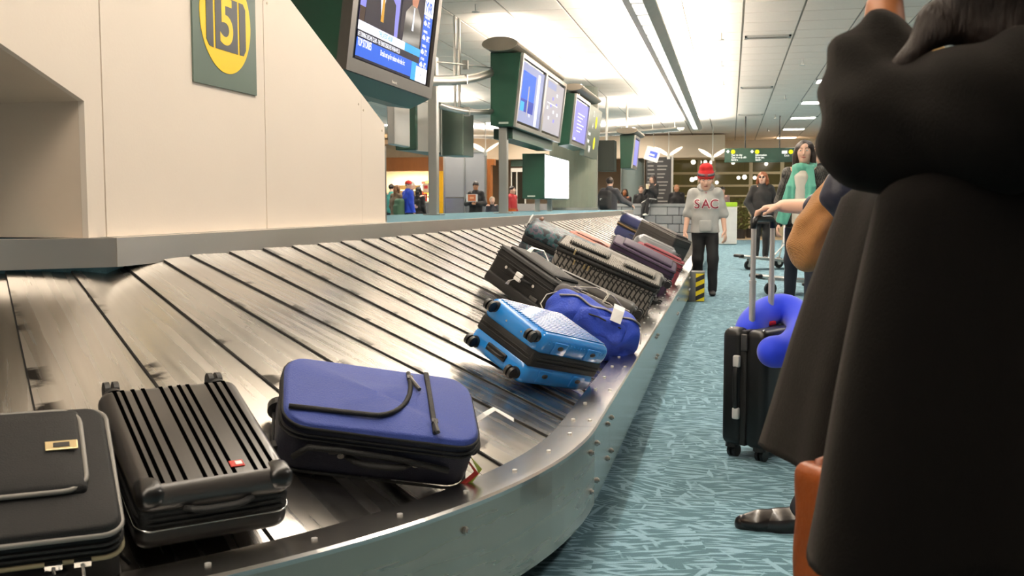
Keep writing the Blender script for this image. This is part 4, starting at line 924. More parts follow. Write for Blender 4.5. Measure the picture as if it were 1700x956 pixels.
# --- B: charcoal ribbed hard case
m_char = mat('charcoal shell', '#363331', .33, var=.06, scale=4, coat=.15); m_groove = mat('dark groove', '#020202', 1.); nodes(m_groove)[2].inputs['Specular IOR Level'].default_value = 0; m_char2 = mat('charcoal corner', '#121111', .3)
R = RM(((.6583, .7127, .2423), (-.6675, .7014, -.2498), (-.348, .0027, .9375)))
D = (.433, .322, .15); L, Wd, T = D
t = hardcase('charcoal ribbed hard suitcase with a small red badge, beside the blue soft case', Vector((-1.183, 2.063, .486)), R, D, m_char, ridges=0, corner=m_char2, rad=.035)
for y in (-.125, -.108, -.085, -.062, -.022, .0, .02, .04, .085, .105, .125):
    MB().loft([[(x, y-.0055, T/2-.004), (x, y-.004, T/2+.0012), (x, y+.004, T/2+.0012), (x, y+.0055, T/2-.004)] for x in (-L/2+.02, L/2-.03)]).build('groove', m_groove, t)
bd = MB().box((L/2-.06, .052, T/2+.0015), (.022, .03, .003)).build('badge', mat('badge red', '#b8342b', .3), t, bevel=.001); MB().box((L/2-.06, .056, T/2+.0035), (.012, .014, .001)).build('badge_mark', m_paper, bd)
MB().tube(rloop(L/2+.001, Wd/2+.001, .035, -.018), .0025, 6, True).build('bright_seam', m_silver, t, smooth=True)
# bottle-shaped tag between A and B
p = on_slope(192, 900, .03); tg = thing('luggage_tag', 'small white and red luggage tag dangling between the two nearest black cases', 'luggage tag', p, slope_frame(p.x, p.y, .1, .5))
rbox('card', (.07, .035, .012), .004, m_paper, tg, (0, 0, .03), 2); MB().box((-.02, .0, .0365), (.012, .02, .001)).build('red_print', mat('tag red', '#a8202c', .5), tg); MB().tube([(.035, 0, .03), (.06, .0, .02), (.075, .005, .0)], .004, 6).build('strap', m_strap, tg)
# --- C: royal blue soft case
m_royal = mat('royal blue nylon', '#2c4190', .6, var=.22, scale=6, bump=.3, bscale=300, sheen=.15); m_navy = mat('navy nylon', '#0b0f26', .65, var=.2, bump=.3, bscale=300)
R = RM(((.8633, -.3444, .3689), (.4673, .8216, -.3265), (-.1906, .4543, .8702))); n = Vector((R[0][2], R[1][2], R[2][2]))
D = (.50, .275, .16); L, Wd, T = D
t = softcase('royal blue soft suitcase with black zips, beside the charcoal ribbed case', Vector((-.8865, 2.497, .451))+n*.022, R, D, m_royal, m_navy, pocket=False, bulge=.012, rad=.065)
tz = T/2+.012
pts = [(-L/2+.01, -Wd*.33, tz-.002)]+[(-L*.08+.115*math.sin(math.radians(a)), -Wd*.33+.0+.16*(1-math.cos(math.radians(a))), tz+.004) for a in range(0, 91, 10)]+[(-L*.08+.115, Wd/2-.02, tz-.001)]
MB().tube(pts, .0065, 8).build('pocket_zipper', m_zip, t, smooth=True)
MB().b2((L*.235, -Wd/2+.012, tz-.004), (L*.262, Wd/2-.012, tz+.0065)).build('zipper_strip', m_zip, t, bevel=.003)
for (x, y, z, dx, dy) in ((-L*.08+.115, Wd/2-.05, tz+.006, .02, -.055), (L*.248, -Wd/2+.05, tz+.008, .002, -.05), (-.12, -Wd/2-.014, T*.1, .02, -.006)):
    MB().tube([(x, y, z), (x+dx, y+dy, z+.006)], .0055, 8).box((x, y, z), (.016, .014, .008)).build('zipper_pull', m_bez, t)
MB().tube([(-L*.42, -Wd/2-.014, -.015), (-L*.36, -Wd/2-.016, .022), (-L*.2, -Wd/2-.018, .026), (L*.1, -Wd/2-.016, .018), (L*.36, -Wd/2-.014, .0)], .008, 8).build('side_pocket_zipper', m_zip, t, smooth=True)
papertag(t, [(L/2+.0, Wd*.1, .01), (L/2+.04, Wd*.13, .05), (L/2+.07, Wd*.22, .055), (L/2+.13, Wd*.18, .035)], .016)
papertag(t, [(L/2-.01, -Wd*.42, .02), (L/2+.03, -Wd*.36, -.03), (L/2+.0, -Wd*.46, -.06)], .018, mat('ribbon green', '#8da02a', .6), 'green_ribbon'); papertag(t, [(L/2-.01, -Wd*.40, .0), (L/2+.02, -Wd*.40, -.03), (L/2-.02, -Wd*.47, -.07)], .014, mat('ribbon red', '#b02a22', .6), 'red_ribbon')
# --- D: bright blue hard case
m_azure = mat('azure shell', '#1f7fd0', .25, var=.05, scale=3, coat=.5)
R = RM(((.3814, -.7843, .4893), (.8981, .4397, .0047), (-.2188, .4377, .8721)))
D = (.50, .30, .216); L, Wd, T = D
t = hardcase('bright blue ribbed hard suitcase showing its four black castors', Vector((-.704, 3.899, .492)), R, D, m_azure, ridges=16, handle_face=False, rad=.035, zipw=.036, wr=.021, ridge_h=.0035, ridge_w=.42)
hb = rbox('base_handle', (.012, .10, .03), .005, m_black, t, (-L/2-.004, .0, -T*.27), 3); strap_handle(t, (-L/2-.008, -.04, -T*.27), (-L/2-.008, .04, -T*.27), (-.012, 0, 0), .007, m_wheel, par=hb)
for x in (-.12, .12):
    for z in (T*.28, -T*.28): 
        q = rbox('pad_mount', (.09, .008, .05), .0035, m_azure, t, (x, -Wd/2-.0005, z+.0), 3); MB().sph((x, -Wd/2-.004, z+.004), (.02, .006, .009), 14, 8).build('side_foot', m_whub, q, smooth=True)
for y in (-.05, .03): MB().cyl((-L/2, y, T*.28), (-L/2-.003, y, T*.28), .004, n=8).build('rivet', m_silver, t)
dm = MB()
for k in range(17):
    for j in range(2): dm.sph((-L/2+.05+k*.025, -Wd/2+.001, T/2-.028-j*.008), .0035, 6, 4)
tag(dm.build('dimples', m_azure, t), kind='stuff')
# --- E: black soft case with a wrapped handle
R = RM(((.7735, .4152, .4788), (-.4602, .8874, -.026), (-.4357, -.2002, .8775)))
D = (.445, .322, .201); L, Wd, T = D
m_blk2 = mat('black twill', '#0a0909', .6, var=.25, scale=20, bump=.3, bscale=320)
t = softcase('black soft suitcase with a white tag wrapped round its side handle', Vector((-1.015, 5.367, .63)), R, D, m_blk2, pocket=True, handle=False, rad=.03, pipe=m_strap, bulge=.008)
h = strap_handle(t, (-.085, -Wd/2-.006, .02), (.085, -Wd/2-.006, .02), (0, -.022, 0), .013, m_strap)
for s in (-1, 1): MB().cyl((s*.105, -Wd/2-.004, .02), (s*.105, -Wd/2-.012, .02), .009, n=12).build('rivet', m_silver, h)
rbox('wrapped_tag', (.045, .018, .045), .005, m_paper, h, (.01, -Wd/2-.031, .02), 2); papertag(h, [(.0, -Wd/2-.04, .0), (-.02, -Wd/2-.045, -.02), (-.028, -Wd/2-.042, -.045)], .022)
rbox('lock_plate', (.055, .008, .04), .003, m_bez, t, (.14, -Wd/2-.006, -.045), 2)
for z in (.045, -.01): MB().tube([(-L/2+.02, -Wd/2-.004, z), (L/2-.02, -Wd/2-.004, z)], .002, 6).build('seam', m_strap, t)
rbox('lower_pocket', (L*.9, .03, T*.28), .012, m_blk2, t, (0, -Wd/2-.010, -T*.36), 3)
for x in (-.12, .1, .17): MB().box((x, -Wd*.32, T/2+.012), (.06, .006, .004)).build('edge_tab', m_greypipe, t)
papertag(t, [(-.14, -.02, T/2+.01), (-.15, .02, T/2+.05), (-.11, .07, T/2+.06), (-.06, .09, T/2+.02)], .03)
# --- F: blue backpack
p = on_slope(985, 550, .10); R = slope_frame(p.x, p.y, .15)
m_pack = mat('bright blue ripstop', '#2040ae', .6, var=.25, scale=7, bump=.4, bscale=120); m_packg = mat('grey pack fabric', '#4d4a4c', .7, var=.15)
m_band = mat('grey webbing', '#8d8a86', .6)
t = thing('backpack', 'bulging bright blue backpack with grey straps and pale cords, behind the blue hard case', 'backpack', p-Vector((0, 0, .02)), R)
s = SDF(.05); s.rbox((0, 0, 0), (.23, .13, .10), .075); s.rbox((.02, -.05, .05), (.17, .11, .07), .06); s.ell((.12, -.02, .05), (.10, .12, .09)); s.ell((-.12, -.02, .05), (.1, .12, .08))
s.warp = lambda P: P+.011*np.sin(P[..., [1, 2, 0]]*40+2.5*np.sin(P[..., [2, 0, 1]]*19))
pbody = s.build('body', .008, m_pack, t)
from mathutils.bvhtree import BVHTree
pbv = BVHTree.FromPolygons([v.co for v in pbody.data.vertices], [p_.vertices for p_ in pbody.data.polygons])
def hug(pts, off, n=40):
    o = []
    for k in range(n+1):
        q = k/n*(len(pts)-1); i = min(int(q), len(pts)-2); f = q-i; x, y = (pts[i][c]*(1-f)+pts[i+1][c]*f for c in (0, 1))
        d = Vector((0, -.55, .83)); h_ = pbv.ray_cast(Vector((x, y, .05))+d*.5, -d)
        if h_[0] is not None: o.append(h_[0]+d*off)
    return o
s = SDF(.02); s.rbox((.02, -.125, .06), (.13, .05, .055), .03); s.warp = lambda P: P+.007*np.sin(P[..., [1, 2, 0]]*55+2*np.sin(P[..., [2, 0, 1]]*23)); fp_ = s.build('front_pocket', .007, m_pack, t); MB().tube([(-.09, -.165, .085), (0, -.178, .098), (.12, -.168, .09)], .004, 6).build('pocket_zipper', m_zip, fp_)
s = SDF(.03); s.rbox((-.02, .13, .06), (.21, .05, .07), .04); s.warp = lambda P: P+.005*np.sin(P[..., [1, 2, 0]]*44); s.build('top_hood', .009, m_packg, t)
MB().tube(hug([(-.2, -.02), (-.1, -.045), (0, -.05), (.1, -.045), (.2, -.02)], .003), .017, 8, flat=.3).build('webbing_band', m_band, t, smooth=True)
m_cord = mat('pale cord', '#b9b3a6', .6)
for pts in ([(-.17, .06, .14), (-.05, .10, .185), (.02, .02, .192), (.0, -.08, .19), (-.01, -.15, .165)], [(.14, .07, .14), (.05, .1, .18), (.0, .03, .195), (.01, -.06, .192), (-.005, -.15, .166)], [(-.2, .12, .1), (-.1, .17, .13), (.05, .17, .13), (.18, .12, .1)], [(.19, .1, .11), (.24, .02, .08), (.25, -.05, .04)], [(-.2, .1, .1), (-.26, .04, .06), (-.27, -.04, .02), (-.24, -.1, 0)]):
    MB().tube(pts, .003, 6).build('cord', m_cord, t, smooth=True)
for x in (-.13, .13): rbox('buckle', (.04, .03, .012), .004, m_greypipe, t, (x, .075, .145), 2)
papertag(t, [(.075, -.11, .178), (.075, -.16, .165), (.08, -.19, .11)], .055); papertag(t, [(-.13, .05, .155), (-.13, .02, .16)], .04)
# --- G: grey hard case with castors at the rim
m_greysh = mat('warm grey shell', '#4c4946', .4, var=.08, scale=4)
p = on_slope(1012, 514, .09); 
t = hardcase('plain grey hard suitcase squeezed between the backpack and the woven case', p+Vector((0, .06, 0)), slope_frame(p.x, p.y, .02, -.05), (.58, .26, .16), m_greysh, ridges=0, wheel_end=1, wr=.022, handle_face=False, zipw=.02)
L, Wd, T = .58, .26, .16
MB().cyl((-L*.36, -.05, T/2), (-L*.36, -.05, T/2+.01), .018, n=16).build('handle_socket', m_silver, t); MB().b2((-L*.3, -.11, T/2-.002), (L*.1, -.085, T/2+.006)).build('handle_track', m_strap, t)
# --- H: black and grey woven case
def weave(name, a, b, sc):
    m = mat(name, a, .6, bump=.2, bscale=200); N, Lk, bs = nodes(m); tc = N.new('ShaderNodeTexCoord'); mp = N.new('ShaderNodeMapping'); mp.inputs['Rotation'].default_value = (.6, .5, .785)
    br = N.new('ShaderNodeTexBrick'); br.inputs['Scale'].default_value = sc; br.inputs['Mortar Size'].default_value = .06; br.inputs['Mortar Smooth'].default_value = .2
    br.inputs['Color1'].default_value = (*lin(a), 1); br.inputs['Color2'].default_value = (*[c*.8 for c in lin(a)], 1); br.inputs['Mortar'].default_value = (*lin(b), 1); br.inputs['Brick Width'].default_value = .7; br.inputs['Row Height'].default_value = .32
    Lk.new(tc.outputs['Object'], mp.inputs[0]); Lk.new(mp.outputs[0], br.inputs['Vector']); Lk.new(br.outputs['Color'], bs.inputs['Base Color']); return m
m_weave = weave('woven black and grey print', '#7a756f', '#070706', 17); m_weave2 = weave('pale reptile print', '#a8a298', '#1d1a18', 30)
R = RM(((.9167, -.0158, .3992), (.0658, .9915, -.1118), (-.3941, .1288, .91)))
D = (.697, .322, .259); L, Wd, T = D
t = softcase('large black and grey woven print suitcase lying along the slope', Vector((-.793, 6.716, .562)), R, D, m_weave2, m_weave, pocket=False, pr=.011, rad=.03, handle=False)
MB().tube([(-L/2+.0, -Wd/2-.006, T*.36), (L/2, -Wd/2-.006, T*.36)], .013, 8).build('black_band', m_zip, t, smooth=True)
for x0, x1 in ((-L*.42, -L*.02), (L*.12, L*.44)):
    q = rbox('pocket_flap', (x1-x0, Wd*.42, .03), .013, m_weave2, t, ((x0+x1)/2, -.03, T/2+.02), 3); MB().tube([(x0+.02, -.03-Wd*.21, T/2+.02), (x1-.02, -.03-Wd*.21, T/2+.02)], .008, 8).build('flap_zipper', m_zip, q, smooth=True)
for x in (-L*.33, -L*.20, -L*.3, -L*.16): MB().box((x, -Wd/2-.015, T*.44 if x < -L*.3 else T*.2), (.012, .006, .035)).build('zipper_pull', m_gold, t, bevel=.002)
strap_handle(t, (-.03, -Wd/2-.006, -.03), (.13, -Wd/2-.006, -.03), (0, -.02, 0), .012, m_strap); strap_handle(t, (L/2+.004, -.07, 0), (L/2+.004, .07, 0), (.02, 0, 0), .012, m_strap)
# --- camouflage, pink, grey, purple, tweed, silver cases further up
def camo():
    m = mat('teal camouflage print', '#4a6a70', .55, bump=.1); N, Lk, bs = nodes(m); tc = N.new('ShaderNodeTexCoord'); no = N.new('ShaderNodeTexNoise'); no.inputs['Scale'].default_value = 16; no.inputs['Detail'].default_value = 2
    cr = N.new('ShaderNodeValToRGB'); cr.color_ramp.interpolation = 'CONSTANT'; e = cr.color_ramp.elements; e[0].color = (*lin('#141c27'), 1); e[1].position = .44; e[1].color = (*lin('#2f565d'), 1)
    for ps, c in ((.52, '#5d5462'), (.58, '#243a4a'), (.66, '#6f807e')): x = e.new(ps); x.color = (*lin(c), 1)
    Lk.new(tc.outputs['Object'], no.inputs['Vector']); Lk.new(no.outputs['Fac'], cr.inputs[0]); Lk.new(cr.outputs[0], bs.inputs['Base Color']); return m
m_camo = camo(); p = on_slope(925, 415, .13)
t = hardcase('teal camouflage print hard suitcase behind the black soft case', p, slope_frame(p.x, p.y, .10, .1), (.52, .36, .24), m_camo, ridges=0, wheel_end=1, rad=.06, handle_face=False, wheels=False)
hp = MB().tube(rloop(.045, .085, .03, .0, axis='x', c=(-.262, -.02, .06)), .007, 8, True).build('handle_surround', m_paper, t, smooth=True); rbox('handle_well', (.02, .15, .075), .009, m_black, t, (-.255, -.02, .06), 3); strap_handle(t, (-.265, -.08, .06), (-.265, .045, .06), (-.015, 0, 0), .009, m_wheel)
rbox('brown_handle_pad', (.03, .09, .05), .01, mat('brown patch', '#6c4a3a', .6), t, (-.20, .12, .11), 2)
m_pink = mat('salmon fabric', '#c98f80', .7, bump=.3, bscale=200); p = Vector((-1.12, 8.78, .645))
t = softcase('flat salmon pink soft bag tucked behind the woven case', p, slope_frame(p.x, p.y, -.05), (.55, .36, .16), m_pink, pocket=True, handle=False, wheels=False); papertag(t, [(-.05, -.1, .1), (.0, -.12, .11), (.06, -.1, .1)], .05)
papertag(t, [(.08, -.16, .08), (.13, -.2, .12), (.16, -.24, .10)], .04)
m_grey2 = mat('light grey shell', '#7d7973', .4, var=.06); p = Vector((-.76, 7.60, .548))
t = hardcase('light grey smooth hard suitcase between the woven and purple cases', p, slope_frame(p.x, p.y, .0, 0), (.62, .24, .25), m_grey2, ridges=6, wheel_end=1, handle_face=True, rad=.05, wr=.026)
m_purp = mat('purple nylon', '#35213f', .6, var=.15, bump=.3, bscale=250)
R = RM(((.8938, -.0048, .4485), (.0968, .9784, -.1825), (-.4379, .2065, .875))); D = (.56, .275, .266); L, Wd, T = D
t = softcase('purple soft suitcase with curved pocket piping near the rim', Vector((-.715, 8.435, .53)), R, D, m_purp, wheel_end=1, handle=False, pocket=True)
cvp = [(-L*.40+L*.8*k/12, -Wd/2-.012, T*.30-.9*T*max(0, (k/12-.25))**1.6*.8) for k in range(13)]
MB().tube(cvp, .009, 8).build('curved_zipper', m_zip, t, smooth=True); MB().tube([(a, b-.001, c-.05) for a, b, c in cvp[1:-2]], .006, 8).build('curved_seam', m_purp, t, smooth=True)
MB().box((.06, -Wd/2-.02, T*.02), (.07, .006, .022)).build('logo_plate', m_paper, t, bevel=.002)
m_twd = mat('rose tweed', '#82343e', .8, var=.5, scale=90, bump=.4, bscale=200); p = Vector((-.64, 9.28, surf(-.64, 9.28)+.15))
t = softcase('rose tweed soft suitcase between the purple and silver cases', p, slope_frame(p.x, p.y, 0, 0), (.46, .26, .27), m_twd, wheel_end=1, pipe=m_greypipe, handle=False)
m_slv = mat('silver grey shell', '#77797c', .3, .3, var=.05); p = Vector((-.62, 10.0, surf(-.62, 10.0)+.17))
t = hardcase('silver grey ribbed hard suitcase at the rim beside the boy', p, slope_frame(p.x, p.y, .0, 0), (.42, .34, .31), m_slv, ridges=5, wheel_end=1, rad=.06, ridge_h=.008, ridge_w=.5)
# --- far dark blue and charcoal cases
R = RM(((.5876, .7298, .3494), (-.7664, .6405, -.0488), (-.2594, -.2391, .9357))); D = (.66, .30, .33)
R = slope_frame(-1.0, 12.6, -.45); m_ink = mat('ink blue shell', '#1f2852', .35, var=.08); D = (.62, .40, .31)
t = hardcase('dark blue hard suitcase with bronze zip lying high on the far plates', Vector((-1.05, 12.75, .70)), R, D, m_ink, ridges=6, wheel_end=1, rad=.05, handle_face=True, corner=mat('grey corner', '#55585c', .5))
MB().tube(rloop(.312, .202, .05, .0), .008, 6, True).build('bronze_zip', mat('bronze zip', '#7a6038', .4, .6), t, smooth=True)
m_dkch = mat('dark charcoal fabric', '#2a2624', .6, var=.2, bump=.3, bscale=200); p = Vector((-.68, 11.9, .56))
t = softcase('large dark charcoal suitcase below the dark blue one, by the boy', p, slope_frame(-.66, 11.75, -.45), (.52, .42, .34), m_dkch, wheel_end=1, pipe=m_greypipe)
# ------------------------------------------------------------------ settle every bag: inside the rim, resting on the plates
def settle(t, cap=.03):
    pts = []
    for o in [t]+list(t.children_recursive):
        if o.type == 'MESH':
            m = wm(o); pts += [m @ v.co for v in o.data.vertices]
    def rad(p): return math.hypot(p.x-CXY.x, p.y-CXY.y) if p.y < CXY.y else p.x-CXY.x
    c = t.matrix_basis.translation; d = Vector((c.x-CXY.x, c.y-CXY.y, 0)).normalized() if c.y < CXY.y else Vector((1, 0, 0))
    ax = Vector((d.x*.9096, d.y*.9096, -.4155)); n = Vector((d.x*.4155, d.y*.4155, .9096)); mv = Vector((0, 0, 0))
    over = max([rad(p)-2.122 for p in pts if p.z < .335]+[0])
    mv -= ax*min(cap, over/.91)
    low = min((p.z+mv.z-surf(p.x+mv.x, p.y+mv.y))*.91 for p in pts)
    mv -= n*max(-.022, min(.02, low-.006))
    t.matrix_basis = Matrix.Translation(mv) @ t.matrix_basis
for o in [o for o in bpy.data.objects if o.parent is None and o.type == 'EMPTY' and o.name.split('.')[0] in ('soft_suitcase', 'hard_suitcase', 'backpack')]: settle(o, .16 if o.name in ('hard_suitcase.002', 'hard_suitcase.005', 'soft_suitcase.007') else .03)
# ------------------------------------------------------------------ people
def skinm(n, h): return mat('skin '+n, h, .5, var=.05, scale=20)
m_skin = skinm('fair', '#e0b49c'); m_skin2 = skinm('tan', '#c08a66'); m_skin3 = skinm('warm', '#9a6038')
m_eye = mat('eye white', '#e8e4de', .2); m_iris = mat('iris', '#2a2019', .2); m_lip = mat('lip', '#a8574e', .4); m_shoe = mat('black shoe', '#100f0f', .45)
def hand(s, w, d, nrm, thumb, sc=1., curl=.35, k=.006):
    """palm and five fingers; w wrist, d pointing direction, nrm palm normal (fingers curl that way), thumb = side the thumb is on"""
    w = Vector(w); d = Vector(d).normalized(); nrm = Vector(nrm); nrm = (nrm-nrm.dot(d)*d).normalized(); sd = Vector(thumb); sd = (sd-sd.dot(d)*d-sd.dot(nrm)*nrm).normalized()
    s.ecap(w, w+d*.075*sc, (.021*sc, .015*sc), (.036*sc, .013*sc), sd, k=.012)
    for i, (o, l) in enumerate(((.027, .068), (.009, .076), (-.009, .071), (-.027, .056))):
        b = w+d*.080*sc+sd*o*sc; a1 = curl*.7; p1 = b+(d*math.cos(a1)+nrm*math.sin(a1))*l*.45*sc; a2 = curl*1.9; p2 = p1+(d*math.cos(a2)+nrm*math.sin(a2))*l*.32*sc; a3 = curl*2.8; p3 = p2+(d*math.cos(a3)+nrm*math.sin(a3))*l*.25*sc
        s.chain([b-d*.01*sc, p1, p2, p3], [.0095*sc, .0088*sc, .008*sc, .0068*sc], k=k)
    b = w+d*.025*sc+sd*.022*sc; p1 = b+(d*.6+sd*.55+nrm*.3).normalized()*.042*sc; p2 = p1+(d*.85+nrm*.3*max(.3, curl*2)+sd*.1).normalized()*.03*sc
    s.chain([b, p1, p2], [.013*sc, .0105*sc, .008*sc], k=k)
def V3(x): return Vector(x)
JD = dict(pelvis=(0, 0, .53), waist=(0, 0, .61), chest=(0, 0, .72), neck=(0, .008, .835), head=(0, -.012, .925), shL=(.092, .006, .805), shR=(-.092, .006, .805), elL=(.118, .015, .635), elR=(-.118, .015, .635),
          wrL=(.122, -.03, .49), wrR=(-.122, -.03, .49), hipL=(.05, 0, .52), hipR=(-.05, 0, .52), knL=(.055, -.01, .285), knR=(-.055, -.01, .285), anL=(.055, .015, .05), anR=(-.055, .015, .05))
def person(label, x, y, h, yaw=0, J=None, top='#222222', legs='#15151a', skin=None, hair=('short', '#2a1d14'), look=(0, 0), vox=.014, coat=.0, sleeve=1., build_=1., hands=('L', 'R'), palms=None, z0=0, shoe=None, face=True, top_m=None, leg_m=None, group=None, bulk=1., topk=.03, warp=.004, toe=.06, fem=0):
    """one standing or sitting figure facing local -y; J overrides joints (fractions of the height)"""
    t = thing('person', label, 'person', (x, y, z0), yaw, group); skin = skin or m_skin
    j = {k: V3(v)*h for k, v in JD.items()}
    for k, v in (J or {}).items(): j[k] = V3(v)*h
    b = build_*h; ax = (j['shL']-j['shR']).normalized()
    # skin: one continuous body
    s = SDF(.02)
    s.ecap(j['pelvis'], j['waist'], (.088*b, .062*b), (.072*b, .054*b), ax); s.ecap(j['waist'], j['chest'], (.072*b, .054*b), (.088*b, .062*b), ax)
    s.cone(j['shL'], j['shR'], .036*b); s.cone(j['chest'], j['neck'], .06*b, .036*b); s.cone(j['neck'], j['head'], .033*b, .034*b, k=.012)
    for q in 'LR':
        s.chain([j['sh'+q], j['el'+q], j['wr'+q]], [.034*b, .025*b, .0165*b]); s.chain([j['hip'+q], j['kn'+q], j['an'+q]], [.05*b, .034*b, .021*b])
        s.cone(j['an'+q]+V3((0, .01, -.018))*h, j['an'+q]+V3((0, -toe*.8, -.028))*h, .018*b, .012*b)
    Rh = Matrix.Rotation(look[0], 3, 'Z') @ Matrix.Rotation(look[1], 3, 'X'); hs = h/1.72; hc = j['head']
    if h < 1.58: hs = h/1.42
    def hp(a): return hc+Rh @ (V3(a)*hs)
    s.ell(hp((0, .012, .028)), V3((.074, .092, .083))*hs, Rh); s.ell(hp((0, -.026, -.035)), V3((.058, .062, .078))*hs, Rh, k=.03); s.ell(hp((0, -.055, -.092)), V3((.028, .026, .022))*hs, Rh, k=.03)
    s.cone(hp((0, -.086, .012)), hp((0, -.108, -.028)), .008*hs, .013*hs, k=.012)
    for e in (-1, 1): s.ell(hp((e*.074, .012, -.008)), V3((.010, .02, .031))*hs, Rh, k=.008); s.ell(hp((e*.033, -.062, -.02)), V3((.024, .022, .022))*hs, Rh, k=.02); s.ell(hp((e*.03, -.092, .011)), V3((.015, .010, .007))*hs, Rh, op='-', k=.008)
    palms = palms or {}
    for q in hands:
        d = (j['wr'+q]-j['el'+q]).normalized(); e = 1 if q == 'L' else -1
        pd, pn, pt, cu = palms.get(q, (d, (-e*.8, .3, 0), (0, -1, .1), .4)); hand(s, j['wr'+q], pd, pn, pt, hs*1.02, cu)
    body = s.build('body', vox if vox < .012 else min(vox, .012), skin, t)
    if face:
        for e in (-1, 1):
            c = hp((e*.031, -.080, .012)); ey = MB().sph(c, (.0125*hs, .0115*hs, .0068*hs), 12, 8).build('eye', m_eye, t, smooth=True); MB().sph(c+Rh @ V3((0, -.0068, -.0005))*hs, (.0058*hs, .0055*hs, .0056*hs), 10, 6).build('iris', m_iris, ey, smooth=True)
            MB().tube([hp((e*.014, -.095, .032)), hp((e*.032, -.094, .038)), hp((e*.05, -.082, .032))], .003*hs, 6).build('eyebrow', mat('brow '+hair[1], hair[1], .8), t, smooth=True)
        MB().loft([[hp((x_, -.0925+abs(x_)*.25-dy, -.057+dz)) for dy, dz in ((0, .0055*(1-abs(x_)*38)+.0005), (.006*(1-abs(x_)*30), .002), (.005*(1-abs(x_)*30), -.003), (0, -.007*(1-abs(x_)*38)-.0005))] for x_ in (-.022, -.011, 0, .011, .022)]).build('lips', m_lip, t, smooth=True)
    # top
    tm = top_m or mat('cloth '+top, top, .8, var=.15, scale=12, bump=.25, bscale=150, sheen=.1)
    s = SDF(topk); B = b*bulk; zc = coat
    hem = j['pelvis']+V3((0, 0, -.01-zc))*h
    s.ecap(hem, j['waist'], ((.098+zc*.12)*B, (.075+zc*.12)*B), (.09*B, .07*B), ax); s.ecap(j['waist'], j['chest'], (.09*B, .07*B), (.10*B, .074*B), ax)
    s.cone(j['shL']+V3((0, 0, -.010))*h, j['shR']+V3((0, 0, -.010))*h, .038*B); s.cone(j['chest'], j['neck']-V3((0, 0, .005))*h, .068*B, .046*B)
    if fem: s.ell(j['chest']+V3((0, -.045, -.012))*h, (.075*B, .045*B, .04*B))
    for q in 'LR':
        if sleeve > .5:
            e = j['el'+q].lerp(j['wr'+q], (sleeve-.5)*2); s.chain([j['sh'+q], j['el'+q], e], [.038*B, .034*B, .028*B if sleeve > .8 else .034*B])
        else: s.chain([j['sh'+q], j['sh'+q].lerp(j['el'+q], sleeve*2)], [.038*B, .036*B])
    if zc > .01: s.half(hem+V3((0, 0, .02))*h, (0, 0, -1), k=.01)
    if warp: s.warp = lambda P: P+warp*np.sin(P[..., [1, 2, 0]]*31+1.7*np.sin(P[..., [2, 0, 1]]*17))
    tp = s.build('coat' if zc > .05 else 'top', vox, tm, t)
    # legs
    lm = leg_m or mat('cloth '+legs, legs, .8, var=.15, scale=14, bump=.2, bscale=150)
    s = SDF(.03); s.ecap(j['hipL']*.5+j['hipR']*.5+V3((0, 0, -.015))*h, j['waist'], (.092*b, .068*b), (.078*b, .06*b), ax)
    for q in 'LR': s.chain([j['hip'+q], j['kn'+q], j['an'+q]+V3((0, 0, .0))*h], [.058*b, .044*b, .036*b])
    if warp: s.warp = lambda P: P+warp*.8*np.sin(P[..., [1, 2, 0]]*37+1.5*np.sin(P[..., [2, 0, 1]]*19))
    s.build('trousers', vox, lm, t)
    for q in 'LR':
        s = SDF(.02); a = j['an'+q]; s.cone(a+V3((0, .012, -.022))*h, a+V3((0, -toe, -.028))*h, .026*b, .022*b); s.cone(a, a+V3((0, .01, -.02))*h, .028*b, .027*b); s.ell(a+V3((0, -toe-.012, -.031))*h, V3((.026, .034, .017))*h); s.half(a+V3((0, 0, -.048))*h, (0, 0, -1), k=.003)
        s.build('shoe', min(vox, .010), shoe or m_shoe, t)
    # hair
    st, hcol = hair; hm = mat('hair '+hcol, hcol, .55, var=.35, scale=60, stretch=(1, 1, .15), bump=.5, bscale=120)
    if st != 'none':
        s = SDF(.02)
        if st == 'bald': s.ell(hp((0, .03, .01)), V3((.079, .08, .05))*hs, Rh)
        else: s.ell(hp((0, .020, .036)), V3((.084, .096, .088))*hs, Rh)
        if st == 'long' or st == 'bob':
            z = -.10 if st == 'bob' else -.22
            for e in (-1, 1): s.chain([hp((e*.05, .01, .05)), hp((e*.086, .012, -.03)), hp((e*.09, .02, z)), hp((e*.075, .015, z-.03))], [.04*hs, .032*hs, .034*hs, .02*hs])
            s.chain([hp((0, .06, .04)), hp((0, .085, -.05)), hp((0, .075, z-.02))], [.06*hs, .055*hs, .06*hs])
        s.ell(hp((0, -.075, -.03)), V3((.058, .07, .075))*hs, Rh, op='-', k=.015)
        if st == 'short': s.half(hp((0, .02, -.045)), Rh @ V3((0, -.5, -1)), k=.02)
        s.warp = lambda P: P+.003*np.sin(P[..., [1, 2, 0]]*70)
        s.build('hair', min(vox, .009), hm, t)
    t['hs'] = hs
    return t, j, hp, hs, tp
def at_floor(u, v): p = onz(u, v, 0); return p.x, p.y
def project(me_obj, src, off=.004):
    """lay flat lettering onto the front (-y) of src"""
    from mathutils.bvhtree import BVHTree
    bv = BVHTree.FromPolygons([v.co for v in src.data.vertices], [p.vertices for p in src.data.polygons])
    for v in me_obj.data.vertices:
        hit = bv.ray_cast(Vector((v.co.x, -1, v.co.z)), Vector((0, 1, 0)))
        if hit[0] is not None: v.co.y = hit[0].y-off+v.co.y
